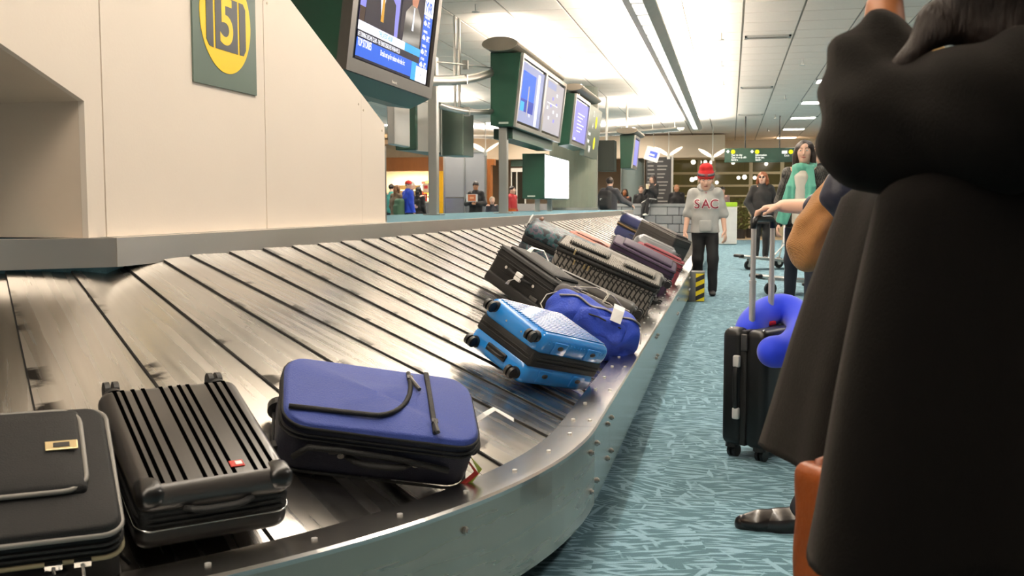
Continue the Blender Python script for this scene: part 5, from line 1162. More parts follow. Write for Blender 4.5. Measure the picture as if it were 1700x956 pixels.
# --- the boy
x, y = at_floor(1169, 490)
t, j, hp, hs, tp = person('boy in a grey hooded sweatshirt and red knitted hat walking beside the carousel', x, y, 1.50, yaw=.04, top='#a9aaa6', legs='#0d0d10', vox=.008, sleeve=.52, hair=('short', '#7a5a38'), look=(0, .22), coat=.045, bulk=1.16, build_=.97,
    J=dict(elL=(.135, .01, .645), elR=(-.135, .01, .645), wrL=(.150, -.02, .515), wrR=(-.155, -.03, .505), head=(0, -.02, .91), knL=(.06, -.045, .29), anL=(.062, -.03, .05), anR=(-.05, .06, .075), knR=(-.052, .0, .29)))
s = SDF(.015); s.ell(hp((0, .014, .046)), V3((.094, .108, .10))*hs); s.ell(hp((0, .015, .125)), V3((.075, .085, .06))*hs); s.half(hp((0, -.03, .018)), V3((0, .30, -1)), k=.006); s.build('knitted_hat', .006, mat('red knit', '#c01f22', .85, var=.15, scale=60, bump=.6, bscale=110), t)
hbx, hby = .0975, .1115; bandm = mat('grey knit band', '#6a6468', .85, bump=.5, bscale=120)
MB().loft([[hp((hbx*math.cos(a)*k, .015+hby*math.sin(a)*k, z)) for a in np.linspace(0, 2*math.pi, 33)[:-1]] for z, k in ((.050, .97), (.050, 1.0), (.080, .975), (.080, .93))]).build('hat_band', bandm, t, smooth=True)
MB().box(hp((0, -.098, .066)), (.035*hs, .008, .024*hs)).build('hat_badge', mat('hat badge', '#8d2f38', .7), t)
cf = mat('grey hood lining', '#9b9c98', .85, bump=.3, bscale=150); s = SDF(.02)
nk = j['neck']; 
for k in range(12):
    a = 2*math.pi*k/12; b2_ = 2*math.pi*(k+1)/12
    P = lambda q: nk+V3((.075*math.cos(q), .075*math.sin(q)+.005, .012+.03*math.sin(q)))
    s.cone(P(a), P(b2_), .026+.012*math.sin(a), .026+.012*math.sin(b2_))
s.ell(nk+V3((0, .10, -.03)), (.09, .05, .09)); s.build('hood', .008, cf, t)
m_let = mat('dark red print', '#8a1c34', .7); m_letw = mat('white print', '#f0eeea', .7)
def chest_text(txt_, size, z, m, off, bold, nm, xs=None):
    for c_, xx in zip(txt_, xs):
        o = text(nm, c_, size, m, t, Matrix.Translation((xx, 0, z)) @ Matrix.Rotation(math.pi/2, 4, 'X'), 0, bold=bold)
        bm = bmesh.new(); bm.from_mesh(o.data); bmesh.ops.triangulate(bm, faces=bm.faces); bmesh.ops.subdivide_edges(bm, edges=[e for e in bm.edges if e.calc_length() > .03], cuts=2); bm.to_mesh(o.data); bm.free()
        for v in o.data.vertices: v.co.y = 0
        project(o, tp, off)
XS = (-.10, .0, .10); zt_ = j['chest'].z-.005
chest_text('SAC', .15, zt_, m_letw, .004, .008, 'letter_outline', XS); chest_text('SAC', .15, zt_, m_let, .009, .0012, 'letter', XS)
chest_text('H', .026, zt_+.135, m_let, .004, .001, 'small_logo', (0,))
s = SDF(.015); s.ecap((-.065, -.135*1.05, j['waist'].z-.09), (.065, -.135*1.05, j['waist'].z-.09), (.07, .012), (.07, .012), (0, 0, 1)); s.build('pouch_pocket', .008, MATS['cloth #a9aaa6'], t)
# --- woman with the teal scarf
x, y = at_floor(1330, 512)
m_jak = weave('black and white tweed jacket', '#4a4843', '#080808', 22)
t, j, hp, hs, tp = person('woman with long dark hair and a teal scarf standing behind the trolleys', x, y, 1.74, yaw=-.25, top='#141416', legs='#181b28', vox=.009, hair=('long', '#241712'), look=(.12, .02), coat=.06, build_=.92, bulk=1.05, top_m=m_jak,
    J=dict(anL=(.05, -.02, .05), anR=(-.09, .10, .075), knR=(-.07, .03, .285), elL=(.14, .02, .63), wrL=(.13, -.05, .50), elR=(-.14, .02, .63), wrR=(-.135, -.06, .5)))
m_teal = mat('teal wool scarf', '#62b09a', .85, var=.18, scale=18, bump=.3, bscale=180, sheen=.3); nk = j['neck']
s = SDF(.02)
for k in range(14):
    a = 2*math.pi*k/14; b2_ = 2*math.pi*(k+1)/14
    P = lambda q: nk+V3((.082*math.cos(q), .078*math.sin(q)-.012, .012+.02*math.sin(q)+.012*math.sin(3*q)))
    s.cone(P(a), P(b2_), .036+.008*math.sin(2*a), .036+.008*math.sin(2*b2_))
def panel(pts, w, d):
    for p, q, w0, w1 in zip(pts, pts[1:], w, w[1:]): s.ecap(p, q, (w0, d), (w1, d), (1, .1, 0))
cz = j['chest']
panel([nk+V3((-.05, -.075, .0)), cz+V3((-.095, -.125, .0)), cz+V3((-.14, -.145, -.20)), cz+V3((-.19, -.14, -.36))], [.045, .06, .068, .062], .02); panel([nk+V3((.06, -.075, .0)), cz+V3((.09, -.125, .0)), cz+V3((.095, -.145, -.22)), cz+V3((.09, -.14, -.40))], [.045, .052, .06, .062], .02)
s.warp = lambda P: P+.005*np.sin(P[..., [0]]*110+3*np.sin(P[..., [2]]*9))*np.array([0, 1, 0])
s.build('scarf', .008, m_teal, t)
s = SDF(.02); s.ecap(cz+V3((-.01, -.105, .10)), cz+V3((-.02, -.12, -.36)), (.07, .04), (.075, .035), (1, 0, 0)); s.cone(cz+V3((0, -.06, .1)), nk+V3((0, 0, .0)), .07, .06); s.build('cream_sweater', .009, mat('cream knit', '#d9d2c4', .85, bump=.3, bscale=160), t)
# --- man just behind her
xm, ym = ony(1352, 300, 13.9).x, 13.9
t, j, hp, hs, tp = person('man in glasses and a dark coat half hidden behind the scarf woman', xm+.06, ym, 1.88, yaw=-.5, top='#15161a', legs='#1b2238', vox=.014, hair=('short', '#3a281c'), look=(-.3, 0), coat=.1)
gl = MB()
for e in (-1, 1): gl.tube([hp((e*.031+.022*math.cos(a), -.104, .012+.018*math.sin(a))) for a in np.linspace(0, 6.28, 13)[:-1]], .0025, 6, True)
gl.tube([hp((-.01, -.106, .014)), hp((.01, -.106, .014))], .002, 6); gl.build('glasses', m_black, t)
# --- woman in black further back
x, y = at_floor(1263, 430)
t, j, hp, hs, tp = person('auburn haired woman in a black coat and dark glasses behind the far trolley', x, y, 1.73, yaw=.15, top='#0c0c0e', legs='#0c0c0e', vox=.014, hair=('bob', '#7a4526'), look=(-.35, 0), coat=.14, bulk=1.12, hands=(), J=dict(wrL=(.10, -.04, .52), wrR=(-.10, -.04, .52), elL=(.16, .02, .64), elR=(-.16, .02, .64)))
for e in (-1, 1): MB().sph(hp((e*.032, -.094, .012)), (.025*hs, .012*hs, .02*hs), 12, 8).build('dark_lens', m_black, t, smooth=True)
# --- man in black with a phone beyond the platform
def far(label, u, vtop, y, h=1.72, **k):
    p = ony(u, 340, y); return person(label, p.x, y, h, vox=.018, group=k.pop('group', None), **k)
yq = lambda vt, h: (h-H)*F/(340-vt)*1.0
t, j, hp, hs, tp = far('man in a black jacket and glasses reading his phone before the grey partition', 790, 302, 27.5, 1.72, top='#141416', legs='#141416', hair=('short', '#17110d'), look=(.1, .45), coat=.05, bulk=1.15, skin=m_skin2, J=dict(elL=(.15, -.02, .64), wrL=(.05, -.14, .64), elR=(-.15, -.02, .64), wrR=(-.03, -.13, .66)))
ph = thing('phone', 'phone glowing in the hands of the man in black', 'phone', wm(t) @ Vector((.02, -.30, 1.17))); MB().box((0, 0, 0), (.075, .012, .14)).build('case', m_black, ph); MB().box((0, .007, 0), (.066, .002, .12)).build('screen', s_cyan, ph)
pc2 = thing('welcome_card', 'white card with an orange print held up against the black jacket', 'card', wm(t) @ Vector((-.02, -.36, 1.26))); MB().box((0, 0, 0), (.32, .01, .20)).build('board', m_paper, pc2, bevel=.003); MB().box((.0, -.007, 0), (.22, .004, .18)).build('orange_print', mat('orange print', '#d9784a', .6), pc2); MB().box((0, -.010, 0), (.12, .003, .05)).build('print_band', mat('peach print', '#f2b98c', .6), pc2)
# --- the group by the shop
t, j, hp, hs, tp = far('man in a bright blue jacket and red cap with a green backpack by the kiosk', 678, 296, 27.0, 1.74, yaw=2.4, top='#2346c4', legs='#1d2230', hair=('short', '#9a948c'), coat=.05, bulk=1.15, look=(-.9, 0), J=dict(elL=(.15, -.03, .64), wrL=(.13, -.15, .60)))
s = SDF(.02); s.ell(hp((0, .015, .05)), V3((.088, .102, .085))*hs); s.half(hp((0, 0, .03)), V3((0, 0, -1)), k=.01); s.rbox(hp((-.08, -.06, .035)), V3((.05, .05, .008))*hs, .007); s.build('cap', .01, mat('red cap', '#c8281c', .7), t)
bp = thing('backpack', 'green backpack worn by the man in the blue jacket', 'backpack', wm(t) @ Vector((0, .22, 1.0)), 2.4); s = SDF(.05); s.rbox((0, .06, 0), (.17, .10, .24), .08); s.rbox((0, .15, -.06), (.13, .05, .13), .04); s.build('body', .018, mat('green canvas', '#4c6b52', .8, var=.2), bp)
for e in (-1, 1): MB().tube([(e*.09, .0, .2), (e*.10, -.10, .26), (e*.1, -.2, .22)], .02, 8, flat=.4).build('strap', mat('green strap', '#3a5542', .8), bp)
far('woman with light brown hair and a beige fur hood at the kiosk', 659, 303, 27.6, 1.64, yaw=2.7, top='#6e5a44', legs='#1d1b1c', hair=('long', '#7a5433'), coat=.1, bulk=1.2, hands=())
far('white haired man facing the lit kiosk shelves', 683, 288, 30.3, 1.80, yaw=1.9, top='#4a4c50', legs='#2a2c30', hair=('short', '#d8d4cc'), hands=())
far('dark haired person in a teal top at the left edge of the kiosk', 650, 300, 29.2, 1.70, yaw=2.9, top='#3f8f86', legs='#20242a', hair=('short', '#18120e'), hands=())
far('person with long black hair and a black coat at the kiosk counter', 695, 318, 28.3, 1.60, yaw=2.9, top='#0f0f11', legs='#0f0f11', hair=('long', '#120d0b'), coat=.1, hands=())
far('person in a red jacket walking beyond the second post', 850, 318, 28.0, 1.60, yaw=1.2, top='#a31f24', legs='#1b1b1f', hair=('short', '#1d1512'), bulk=1.1, coat=.05, hands=())
oc = thing('orange_bin', 'small orange bin standing behind the second post', 'bin', (ony(845, 345, 26.5).x, 26.5, 0)); MB().cyl((0, 0, 0), (0, 0, .95), .16, .2, 20).build('drum', mat('orange plastic', '#d9691e', .5), oc); MB().cyl((0, 0, .95), (0, 0, .98), .22, n=20).build('lid', mat('orange lid', '#a84e14', .5), oc)
far('child in a beige knitted hat beside the wood frame', 817, 332, 27.2, 1.28, yaw=.3, top='#23262e', legs='#22252c', hair=('short', '#b9a58c'), hands=())
# --- people at the stone ledge
t, j, hp, hs, tp = far('man with a black backpack walking past the far column, arm outstretched', 1012, 300, 24.6, 1.74, yaw=2.9, top='#2b2d33', legs='#1a1c22', hair=('short', '#241a14'), coat=.05, bulk=1.15, J=dict(elL=(.17, .02, .66), wrL=(.24, .02, .53), elR=(-.17, -.03, .68), wrR=(-.27, -.08, .62)))
bp = thing('backpack', 'black backpack on the man passing the far column', 'backpack', wm(t) @ Vector((.02, .2, 1.18)), 2.9); s = SDF(.05); s.rbox((0, .06, 0), (.15, .10, .23), .07); s.rbox((0, .15, -.05), (.11, .05, .12), .04); s.build('body', .018, mat('black canvas', '#151618', .8), bp); MB().box((.05, .19, .02), (.05, .02, .05)).build('patch', m_paper, bp); MB().box((-.08, .15, -.09), (.03, .02, .07)).build('patch', m_paper, bp)
ZL = ony(1082, 338, 30.6).z
SIT = dict(knL=(.06, -.24, .50), knR=(-.06, -.24, .50), anL=(.06, -.25, .26), anR=(-.06, -.25, .26))
def sit(label, u, y, h, **k):
    p = ony(u, 340, y); J = dict(SIT); J.update(k.pop('J', {})); return person(label, p.x, y, h, vox=.018, z0=ZL-.475*h, J=J, **k)
t, j, hp, hs, tp = sit('girl in a black tracksuit with white stripes sitting on the stone ledge, drinking', 1083, 30.58, 1.60, yaw=-.5, top='#131417', legs='#131417', hair=('long', '#2a1a14'), shoe=m_white, look=(-.2, 0), J=dict(knL=(.07, -.24, .53), anL=(.04, -.26, .30), knR=(-.04, -.22, .46), anR=(-.05, -.24, .22), elR=(-.13, -.08, .66), wrR=(-.03, -.13, .76), elL=(.13, -.06, .66), wrL=(.03, -.13, .75)))
cu = thing('drink_cup', 'pale paper cup raised to the mouth of the seated girl', 'cup', wm(t) @ Vector((-.0, -.27, 1.19))); MB().cyl((0, 0, 0), (0, 0, .13), .04, .05, 16).build('cup', mat('cup cream', '#e6d6b4', .5), cu); MB().cyl((0, 0, .13), (0, 0, .145), .052, n=16).build('lid', m_paper, cu)
for q, e in (('L', 1), ('R', -1)):
    a, b_ = j['hip'+q], j['kn'+q]; MB().tube([a+V3((e*.07, -.03, .05)), b_+V3((e*.055, -.02, .06)), (b_+j['an'+q])/2+V3((e*.06, -.01, 0))], .014, 6).build('white_stripe', m_paper, t)
BEH = dict(hands=())
def behind(label, u, vt, y, h, **k): return far(label, u, vt, y, h, hands=(), **k)
behind('man with dark hair and a collared jacket behind the stone ledge', 1064, 307, 31.5, 1.66, top='#17181c', legs='#17181c', hair=('short', '#3a2a1e'), coat=.05, bulk=1.1)
behind('dark haired woman in shadow behind the stone ledge by the column', 1037, 312, 31.5, 1.58, top='#2a1f22', legs='#17181c', hair=('bob', '#120e0c'), skin=m_skin3)
behind('balding man in a black pullover behind the stone ledge', 1123, 303, 31.5, 1.70, top='#0d0d0f', legs='#111113', hair=('bald', '#4a3a30'), bulk=1.25, skin=m_skin2)
behind('young man in a rose shirt behind the bins, bent over a counter', 1199, 308, 31.5, 1.62, top='#8a6f6c', legs='#22252c', hair=('short', '#15100d'), look=(.2, .3))
# ------------------------------------------------------------------ trolleys
def trolley(label, x, y, yaw, logo):
    t = thing('luggage_trolley', label, 'trolley', (x, y, 0), yaw, 'luggage trolleys'); m = m_alu
    MB().loft([[(-.26*k, yy, z), (.26*k, yy, z), (.26*k, yy, z-.03), (-.26*k, yy, z-.03)] for yy, z, k in ((-.55, .22, .35), (-.40, .21, .75), (.40, .13, 1))]).build('deck', m_steel, t)
    MB().tube([(-.24, .42, .13), (-.2, -.3, .20), (-.08, -.60, .235), (.08, -.60, .235), (.2, -.3, .20), (.24, .42, .13)], .02, 8).build('deck_rail', m, t, smooth=True)
    rbox('bumper', (.22, .07, .05), .02, m_wheel, t, (0, -.62, .235), 3)
    for px, py, r in ((0, -.42, .075), (-.24, .38, .09), (.24, .38, .09)):
        w = MB().cyl((px-.02, py, r), (px+.02, py, r), r, n=22).build('wheel', m_wheel, t); MB().cyl((px-.022, py, r), (px+.022, py, r), r*.45, n=14).build('hub', m, w); MB().b2((px-.028, py-.015, r), (px+.028, py+.015, .19)).build('fork', m, w)
    for s_ in (-1, 1): MB().tube([(s_*.22, .36, .13), (s_*.22, .46, .5), (s_*.22, .50, .86), (s_*.2, .46, .98)], .014, 8).build('upright', m, t, smooth=True)
    for s_ in (-1, 1): MB().tube([(s_*.22, .2, .15), (s_*.14, .44, .42)], .012, 8).build('brace', m, t)
    MB().tube([(-.24, .46, .99), (-.2, .48, 1.0), (.2, .48, 1.0), (.24, .46, .99)], .022, 10).build('handle', m_wheel, t, smooth=True)
    bk = MB().tube([(-.2, .30, .74), (.2, .30, .74), (.2, .47, .74), (-.2, .47, .74)], .006, 6, True).build('basket_rim', m, t)
    MB().tube([(-.2, .32, .92), (.2, .32, .92), (.2, .47, .92), (-.2, .47, .92)], .006, 6, True).build('basket_top', m, bk)
    wires = MB()
    for k in range(11): wires.cyl((-.2+.04*k, .31, .74), (-.2+.04*k, .32, .92), .003, n=5)
    tag(wires.build('basket_wires', m, bk), kind='stuff')
    b = MB().b2((-.215, .44, .42), (.215, .46, .72)).build('advert_board', m_white, t, bevel=.004)
    for k, c in enumerate(('#2f49a8', '#5a74c4', '#7f9a2e')): MB().b2((-.165+.11*k, .432, .50), (-.065+.11*k, .437, .68)).build('advert_block', mat('advert '+c, c, .5), b)
    text('advert_lettering', 'YVR', .14, m_paper, b, Matrix.Translation((0, .430, .55)) @ Matrix.Rotation(math.pi/2, 4, 'X'), .001, bold=.002, sx=1.1)
    return t
x, y = at_floor(1265, 447); trolley('luggage trolley with a lettered board, front wheel towards the boy', x+.12, y+.1, -.95, 1)
x, y = at_floor(1318, 492); trolley('second luggage trolley, only its deck nose showing beside the scarf woman', x+.10, y+.35, -1.05, 1)
# ------------------------------------------------------------------ standing black cabin case with the neck pillow
w0 = onz(1217, 755, 0); w1 = onz(1262, 765, 0)
ang = math.radians(33); n1 = Vector((-math.sin(ang), -math.cos(ang), 0)); n2 = Vector((math.cos(ang), -math.sin(ang), 0))
T_, W_, HB = .215, .35, .50
near = onz(1267, 772, 0); ctr = near-n2*T_/2-n1*W_/2
Rc = Matrix((n2, -n1, Vector((0, 0, 1)))).transposed()          # local x = thickness, y = width (away), z = up
m_shellk = mat('black satin shell', '#060607', .42, var=.05)
t = thing('cabin_suitcase', 'upright black hard cabin suitcase with silver telescopic handle and grey side grip', 'suitcase', ctr, Rc)
for s_ in (-1, 1): rbox('shell', (T_/2-.006, W_, HB), .035, m_shellk, t, (s_*(T_/4+.003), 0, .055+HB/2), 5)
rbox('zipper_band', (.03, W_-.012, HB-.012), .006, m_zip, t, (0, 0, .055+HB/2), 2)
for sx in (-1, 1):
    for sy in (-1, 1):
        c = MB().cyl((sx*(T_/2-.04), sy*(W_/2-.04), .075), (sx*(T_/2-.04), sy*(W_/2-.04), .045), .028, .03, 14).build('castor', m_wheel, t)
        for o in (-.012, .012): MB().cyl((sx*(T_/2-.04)+o-.007, sy*(W_/2-.04)+.012, .026), (sx*(T_/2-.04)+o+.007, sy*(W_/2-.04)+.012, .026), .026, n=18).build('wheel', m_wheel, c)
m_grip = mat('light grey grip', '#c9c8c6', .4)
g = strap_handle(t, (-.02, -W_/2-.004, .20), (-.02, -W_/2-.004, .42), (0, -.02, 0), .012, m_wheel, name='side_grip')
for z in (.20, .42): rbox('grip_end', (.03, .022, .05), .007, m_grip, g, (-.02, -W_/2-.012, z), 3)
rbox('lock', (.03, .01, .07), .004, m_bez, t, (.01, -W_/2-.004, .50), 2)
for dx in (-.075, .08): MB().sph((dx, -W_/2+.03, .055+HB-.006), .008, 10, 6).build('corner_stud', m_silver, t, smooth=True)
ht = 1.0; m_tele = mat('silver tube', (.72, .72, .73), .3, .7, var=.04)
b1 = Vector((-.02, -.075, 0)); b2v = Vector((-.02, .075, 0))
hdl = MB().tube([(b1.x, b1.y, ht-.03), (b1.x, b1.y, ht), (b1.x, b1.y+.02, ht+.012), (b2v.x, b2v.y-.02, ht+.012), (b2v.x, b2v.y, ht), (b2v.x, b2v.y, ht-.03)], .014, 10).build('grip', m_black, t, smooth=True)
for b_ in (b1, b2v):
    q = MB().cyl((b_.x, b_.y, .055+HB-.02), (b_.x, b_.y, .75), .0135, n=14).build('tube_lower', m_tele, t, smooth=False); MB().cyl((b_.x, b_.y, .75), (b_.x, b_.y, ht-.03), .011, n=14).build('tube_upper', m_tele, q); MB().cyl((b_.x, b_.y, .742), (b_.x, b_.y, .752), .0155, n=14).build('collar', m_tele, q)
rbox('red_label', (.03, .05, .02), .006, mat('red tab', '#c01d20', .5), t, (.0, .04, .055+HB+.008), 2)
# neck pillow
yc_ = ctr.y
PX = [(1244, 553, .02), (1252, 535, .08), (1271, 519, .16), (1297, 512, .20), (1320, 521, .17), (1331, 545, .07), (1321, 568, -.04), (1301, 582, -.12), (1282, 584, -.15)]
P = [ony(u, v, yc_+d-.05) for u, v, d in PX]
tp_ = thing('neck_pillow', 'bright blue horseshoe neck pillow hooked round the silver case handle', 'neck pillow', P[0]-Vector((0, 0, .06))); s = SDF(.03); Q0 = [wm(tp_).inverted() @ p for p in P]; Q = []
for i in range(len(Q0)-1):
    a_, b_, c_, d_ = Q0[max(i-1, 0)], Q0[i], Q0[i+1], Q0[min(i+2, len(Q0)-1)]
    for k in range(5):
        q_ = k/5; Q.append(.5*((2*b_)+(c_-a_)*q_+(2*a_-5*b_+4*c_-d_)*q_*q_+(3*b_-a_-3*c_+d_)*q_**3))
Q.append(Q0[-1]); s.chain(Q, .061, k=.012); s.build('cushion', .006, mat('cobalt plush', '#0436e4', .7, var=.06, sheen=.4), tp_)
MB().tube([q+Vector((0, -.0, .0)) for q in Q[15:28]], .004, 6).build('seam', mat('blue seam', '#0825b4', .7), tp_)
# ------------------------------------------------------------------ the traveller holding the case, mostly behind the coat
X2, Y2 = .64, 3.95; R2 = Matrix.Rotation(-math.pi/2, 3, 'Z')       # faces -x
gw = wm(t) @ Vector((-.02, -.01, ht+.03))
h2 = 1.70
def L2(p): q = Matrix.Rotation(math.pi/2, 3, 'Z') @ (Vector(p)-Vector((X2, Y2, 0))); return tuple(q/h2)
wr = gw+Vector((.085, -.02, .035))
m_nav = mat('navy quilted jacket', '#10142a', .5, var=.1, bump=.3, bscale=30); m_tan = mat('tan corduroy', '#9c6a34', .75, var=.12, scale=20)
bt = onz(1245, 884, 0)
t2, j2, hp2, hs2, tp2 = person('blond traveller in a navy jacket and black leather boots holding the cabin case', X2, Y2, h2, yaw=-math.pi/2, vox=.010, hair=('long', '#c9a36a'), top_m=m_nav, legs='#10141f', coat=.02, sleeve=.74, hands=('R',), bulk=1.05, toe=.09,
    shoe=mat('black boot leather', '#1b1412', .28, var=.2, coat=.3), J=dict(wrR=L2(wr), elR=L2((.47, 4.16, 1.06)), elL=(.13, .0, .63), wrL=(.07, -.12, .62), anL=L2((.27, 3.42, .075)), knL=L2((.44, 3.55, .48)), hipL=(.05, 0, .52)),
    palms={'R': ((Matrix.Rotation(math.pi/2, 3, 'Z') @ Vector((-1, .1, -.12))), (0, 0, -1), (1, 0, 0), .65)})
s = SDF(.03); aL = j2['anL']; kL = j2['knL']; up = (kL-aL).normalized()
s.cone(aL+V3((0, .02, -.05)), aL+up*.24, .052, .056); s.cone(aL+V3((0, .0, -.03)), aL+V3((0, -.10, -.05)), .052, .040); s.cone(aL+V3((0, -.10, -.05)), aL+V3((0, -.21, -.062)), .040, .030); s.cone(aL+V3((0, .05, -.05)), aL+V3((0, .02, -.05)), .045); s.half(aL+V3((0, 0, -.082)), (0, 0, -1), k=.004)
s.warp = lambda P: P+.0012*np.sin(P[..., [1, 2, 0]]*60); s.build('ankle_boot', .007, MATS['black boot leather'], t2)
# tan knitted sweater draped over the forearm
def drape(name, label, pts, rs, m, wf, vox=.006, flat=None):
    P = [ony(u, v, y) for u, v, y in pts]; o = thing(name, label, 'garment', min(P, key=lambda p: p.z)); M = wm(o).inverted(); s = SDF(.04); Q = [M @ p for p in P]; s.chain(Q, rs); s.warp = wf; s.build('cloth', vox, m, o); return o
m_knit = mat('tan cable knit', '#b07c46', .85, var=.2, scale=14, sheen=.3); N, Lk, bs = nodes(m_knit); tc = N.new('ShaderNodeTexCoord'); wv_ = N.new('ShaderNodeTexWave'); wv_.inputs['Scale'].default_value = 95; wv_.inputs['Distortion'].default_value = 5; wv_.bands_direction = 'DIAGONAL'; bp_ = N.new('ShaderNodeBump'); bp_.inputs['Strength'].default_value = .6; bp_.inputs['Distance'].default_value = .003
Lk.new(tc.outputs['Object'], wv_.inputs[0]); Lk.new(wv_.outputs['Fac'], bp_.inputs['Height']); Lk.new(bp_.outputs[0], bs.inputs['Normal'])
drape('knitted_sweater', 'tan cable knit sweater draped over the traveller forearm', [(1392, 305, 4.0), (1372, 340, 3.98), (1350, 378, 3.96), (1333, 408, 3.95), (1334, 426, 3.96), (1352, 424, 3.98), (1374, 385, 4.02), (1390, 345, 4.05)], [.05, .056, .058, .05, .042, .046, .06, .06], m_knit, lambda P: P+.009*np.sin(P[..., [0]]*45-P[..., [2]]*38+2*np.sin(P[..., [2]]*14))*np.array([.6, .8, .3]))
drape('corduroy_garment', 'brown folded corduroy garment hanging beside the knitted sweater', [(1446, 330, 3.75), (1418, 380, 3.72), (1392, 428, 3.7), (1370, 455, 3.7), (1376, 466, 3.7), (1400, 455, 3.72), (1428, 420, 3.75)], [.07, .066, .052, .026, .024, .04, .06], m_tan, lambda P: P+.007*np.sin(P[..., [0]]*50+P[..., [2]]*30)*np.array([0, 1, 0]))
drape('padded_jacket', 'dark navy padded jacket bundled over the sweater', [(1400, 300, 3.55), (1392, 322, 3.55), (1410, 345, 3.55), (1432, 330, 3.6)], [.045, .05, .05, .06], m_nav, lambda P: P+.004*np.sin(P[..., [2]]*70)*np.array([1, 0, 0]))
# ------------------------------------------------------------------ the woman in the long wool coat, close on the right
XF, YF_ = .50, 1.60
t = thing('person', 'woman in a long dark brown wool coat raising her hand to her face', 'person', (XF, YF_, 0)); O = Vector((XF, YF_, 0))
def loc(p): return Vector(p)-O
def px(u, v, y): return loc(ony(u, v, y))
shn = px(1655, 150, 1.40); el = px(1472, 218, 1.50); wrn = px(1468, 14, 1.60); hd = Vector((-.02, .07, 1.49)); nk = Vector((.03, .05, 1.34)); shf = Vector((.04, .22, 1.27))
m_coat = mat('dark brown wool coat', '#070504', .95, var=.45, scale=60, stretch=(1, 1, .3), bump=.2, bscale=500, sheen=.12)
MATS['dark brown wool coat'].node_tree.nodes['Principled BSDF'].inputs['Sheen Tint'].default_value = (.45, .38, .32, 1); MATS['dark brown wool coat'].node_tree.nodes['Principled BSDF'].inputs['Specular IOR Level'].default_value = .15
# body
s = SDF(.02); fx = (0, 1, 0)
s.ecap((.0, 0, .86), (.0, 0, 1.0), (.15, .11), (.12, .10), fx); s.ecap((0, 0, 1.0), (.02, .04, 1.22), (.12, .10), (.15, .10), fx); s.cone(shn, shf, .05); s.cone((.02, .04, 1.22), nk, .09, .055); s.cone(nk, hd, .052, .055)
s.chain([shn, el, wrn], [.05, .042, .027]); el2 = Vector((-.02, .28, 1.02)); wr2 = Vector((-.06, .14, .90)); s.chain([shf, el2, wr2], [.05, .04, .027])
for e in (-1, 1): s.chain([(.0, e*.09, .86), (-.01, e*.09, .46), (.02, e*.09, .09)], [.085, .058, .036]); s.cone((.03, e*.09, .05), (-.12, e*.09, .03), .035, .028)
Rf = Matrix.Rotation(-math.pi/2-.15, 3, 'Z')
def fp(a): return hd+Rf @ V3(a)
s.ell(fp((0, .012, .028)), (.074, .092, .083), Rf); s.ell(fp((0, -.026, -.035)), (.058, .062, .078), Rf, k=.03); s.ell(fp((0, -.055, -.092)), (.028, .026, .022), Rf, k=.03); s.cone(fp((0, -.086, .012)), fp((0, -.108, -.028)), .008, .013, k=.012)
hand(s, wrn, (wrn-el).normalized()*.6+Vector((.2, .0, .8)), (.8, .3, 0), (-.2, 1, 0), 1., .7); hand(s, wr2, (-.2, -.3, -1), (1, 0, 0), (0, -1, 0), 1., .9)
s.build('body', .008, m_skin3, t)
for e in (-1, 1): MB().sph(fp((e*.031, -.081, .012)), .0125, 12, 8).build('eye', m_eye, t, smooth=True)
MB().loft([[fp((x_, -.0925+abs(x_)*.25-dy, -.057+dz)) for dy, dz in ((0, .007), (.007, .003), (.006, -.004), (0, -.008))] for x_ in (-.024, -.012, 0, .012, .024)]).build('lips', m_lip, t, smooth=True)
# coat: flared skirt with two open front flaps, bodice, and sleeves
def ring(z):
    f = min(1, max(0, (1.14-z)/.53)); c = Vector((-.035, .02))
    g_ = min(1, max(0, (1.30-z)/.22)); ax_ = .17+.085*g_+.09*f; ay_ = .20+.05*g_+.09*f; o = []; n = 96
    for k in range(n):
        a = 2*math.pi*k/n-math.pi; d = lambda q: (a-q+math.pi) % (2*math.pi)-math.pi
        r = 1/math.sqrt((math.cos(a)/ax_)**2+(math.sin(a)/ay_)**2)
        r += (.085*g_+.095*f)*math.exp(-(d(math.pi-.70)/.26)**2)+(.085*g_+.055*f)*math.exp(-(d(math.pi+.72)/.26)**2)-.13*f*math.exp(-(d(math.pi)/.24)**2)
        r += .020*f*math.sin(a*11+z*1.2)*(.4+.6*abs(math.sin(a*2.5+1)))+.006*math.sin(a*5+z*9)
        if z > 1.2: r *= 1-.9*((z-1.2)/.24)**2
        o.append((c.x+.05*(1-g_)+r*math.cos(a), c.y+r*math.sin(a), z+.012*f*math.sin(a*3)))
    return o
MB().loft([ring(z) for z in np.linspace(.615, 1.33, 44)]).build('coat_skirt', m_coat, t, smooth=True)
s = SDF(.05)
s.cone(shn+Vector((0, .02, -.04)), shf+Vector((0, -.02, -.04)), .085); s.cone((.06, .04, 1.16), nk+Vector((.03, 0, -.05)), .15, .08)
s.chain([shn+Vector((.03, 0, -.02)), el, px(1452, 130, 1.56), px(1458, 84, 1.58)], [.092, .080, .062, .052]); s.chain([shf, el2, wr2.lerp(el2, .2)], [.085, .07, .058])
s.warp = lambda P: P+np.stack([.005*np.sin(P[..., 2]*75+P[..., 0]*40), 0*P[..., 0], .006*np.sin(P[..., 0]*62+P[..., 2]*45)], -1)
s.build('coat_bodice', .0085, m_coat, t)
s = SDF(.03); s.chain([nk+Vector((.02, -.09, -.03)), nk+Vector((.10, 0, -.02)), nk+Vector((.02, .09, -.03))], [.05, .055, .05]); s.build('collar', .009, m_coat, t)
s = SDF(.02); 
for e in (-1, 1): s.chain([(.0, e*.09, .86), (-.01, e*.09, .46), (.02, e*.09, .10)], [.095, .068, .046])
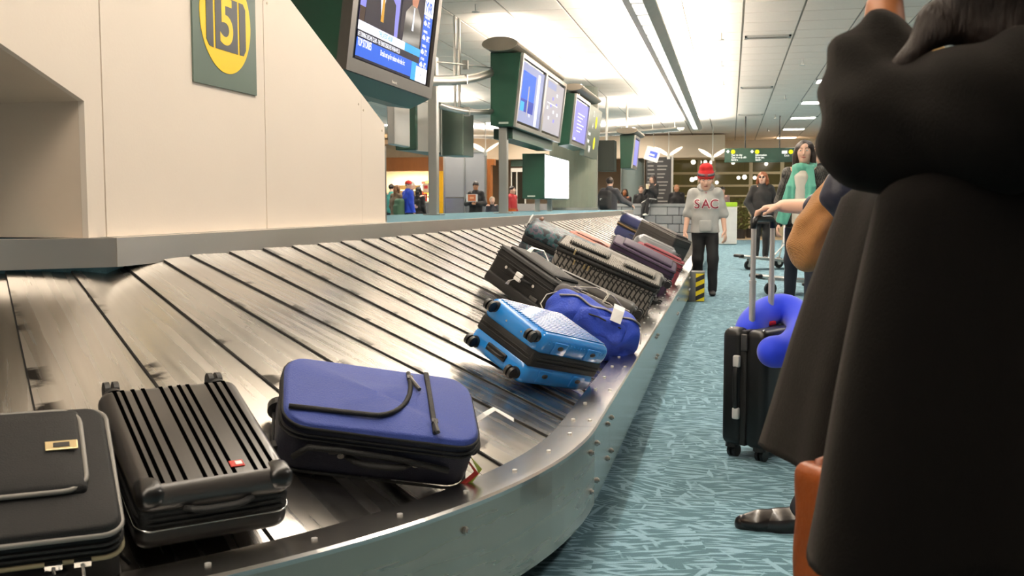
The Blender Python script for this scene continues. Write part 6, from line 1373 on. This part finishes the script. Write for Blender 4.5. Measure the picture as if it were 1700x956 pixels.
s.build('trousers', .012, mat('cloth #15151a', '#15151a', .8), t)
for e in (-1, 1):
    s = SDF(.02); s.cone((.03, e*.09, .045), (-.14, e*.09, .035), .042, .034); s.cone((.025, e*.09, .05), (.02, e*.09, .2), .045, .05); s.half((0, 0, .003), (0, 0, -1), k=.003); s.build('boot', .01, m_shoe, t)
s = SDF(.03); s.ell(fp((0, .022, .036)), (.086, .10, .092), Rf); s.chain([fp((.06, .0, .05)), fp((.09, .01, -.05)), px(1560, 40, 1.47), px(1505, 110, 1.47), px(1480, 150, 1.47)], [.05, .036, .020, .012, .006]); s.chain([fp((.05, .05, .03)), fp((.08, .06, -.06)), px(1650, -10, 1.50), px(1665, 40, 1.50), px(1680, 90, 1.50)], [.06, .055, .06, .055, .04]); s.chain([fp((-.05, .05, .03)), fp((-.07, .06, -.1)), fp((-.06, .04, -.22))], [.06, .05, .03]); s.chain([fp((0, .07, 0)), fp((0, .09, -.2))], [.07, .05])
s.ell(fp((0, -.075, -.03)), (.058, .07, .075), Rf, op='-', k=.015); s.warp = lambda P: P+.004*np.sin(P[..., [1, 2, 0]]*80); s.build('hair', .007, mat('chestnut hair', '#1c0e06', .65, var=.4, scale=70, stretch=(1, 1, .2), bump=.5, bscale=140), t)
# tan leather shoulder bag hanging between the coat flaps
bg = px(1384, 890, 1.62)+O; m_lth = mat('tan leather', '#86400f', .45, var=.2, scale=9, bump=.15, bscale=80); m_lth2 = mat('tan leather edge', '#7a3810', .5)
t3 = thing('leather_handbag', 'tan leather handbag with a brass clasp hanging below the brown coat', 'handbag', bg-Vector((0, 0, .13)), Matrix.Rotation(.5, 3, 'Z'))
s = SDF(.02); s.rbox((.03, 0, .11), (.075, .05, .13), .02); s.warp = lambda P: P*np.array([1, 1, 1])+.003*np.sin(P[..., [1, 2, 0]]*50); s.build('body', .006, m_lth, t3)
fl = rbox('flap', (.13, .012, .11), .005, m_lth, t3, (.03, -.055, .19), 3); rbox('strap_tab', (.03, .012, .10), .004, m_lth2, t3, (.0, -.066, .17), 2); MB().box((.0, -.075, .165), (.03, .006, .014)).build('clasp', m_gold, t3, bevel=.002); MB().box((.0, -.074, .13), (.024, .004, .03)).build('clasp_plate', m_gold, t3, bevel=.002)
MB().tube([(-.03, 0, .225), (-.02, .01, .245), (.04, .02, .255), (.09, .01, .245), (.09, 0, .225)], .010, 8, flat=.5).build('handle', m_lth2, t3, smooth=True)
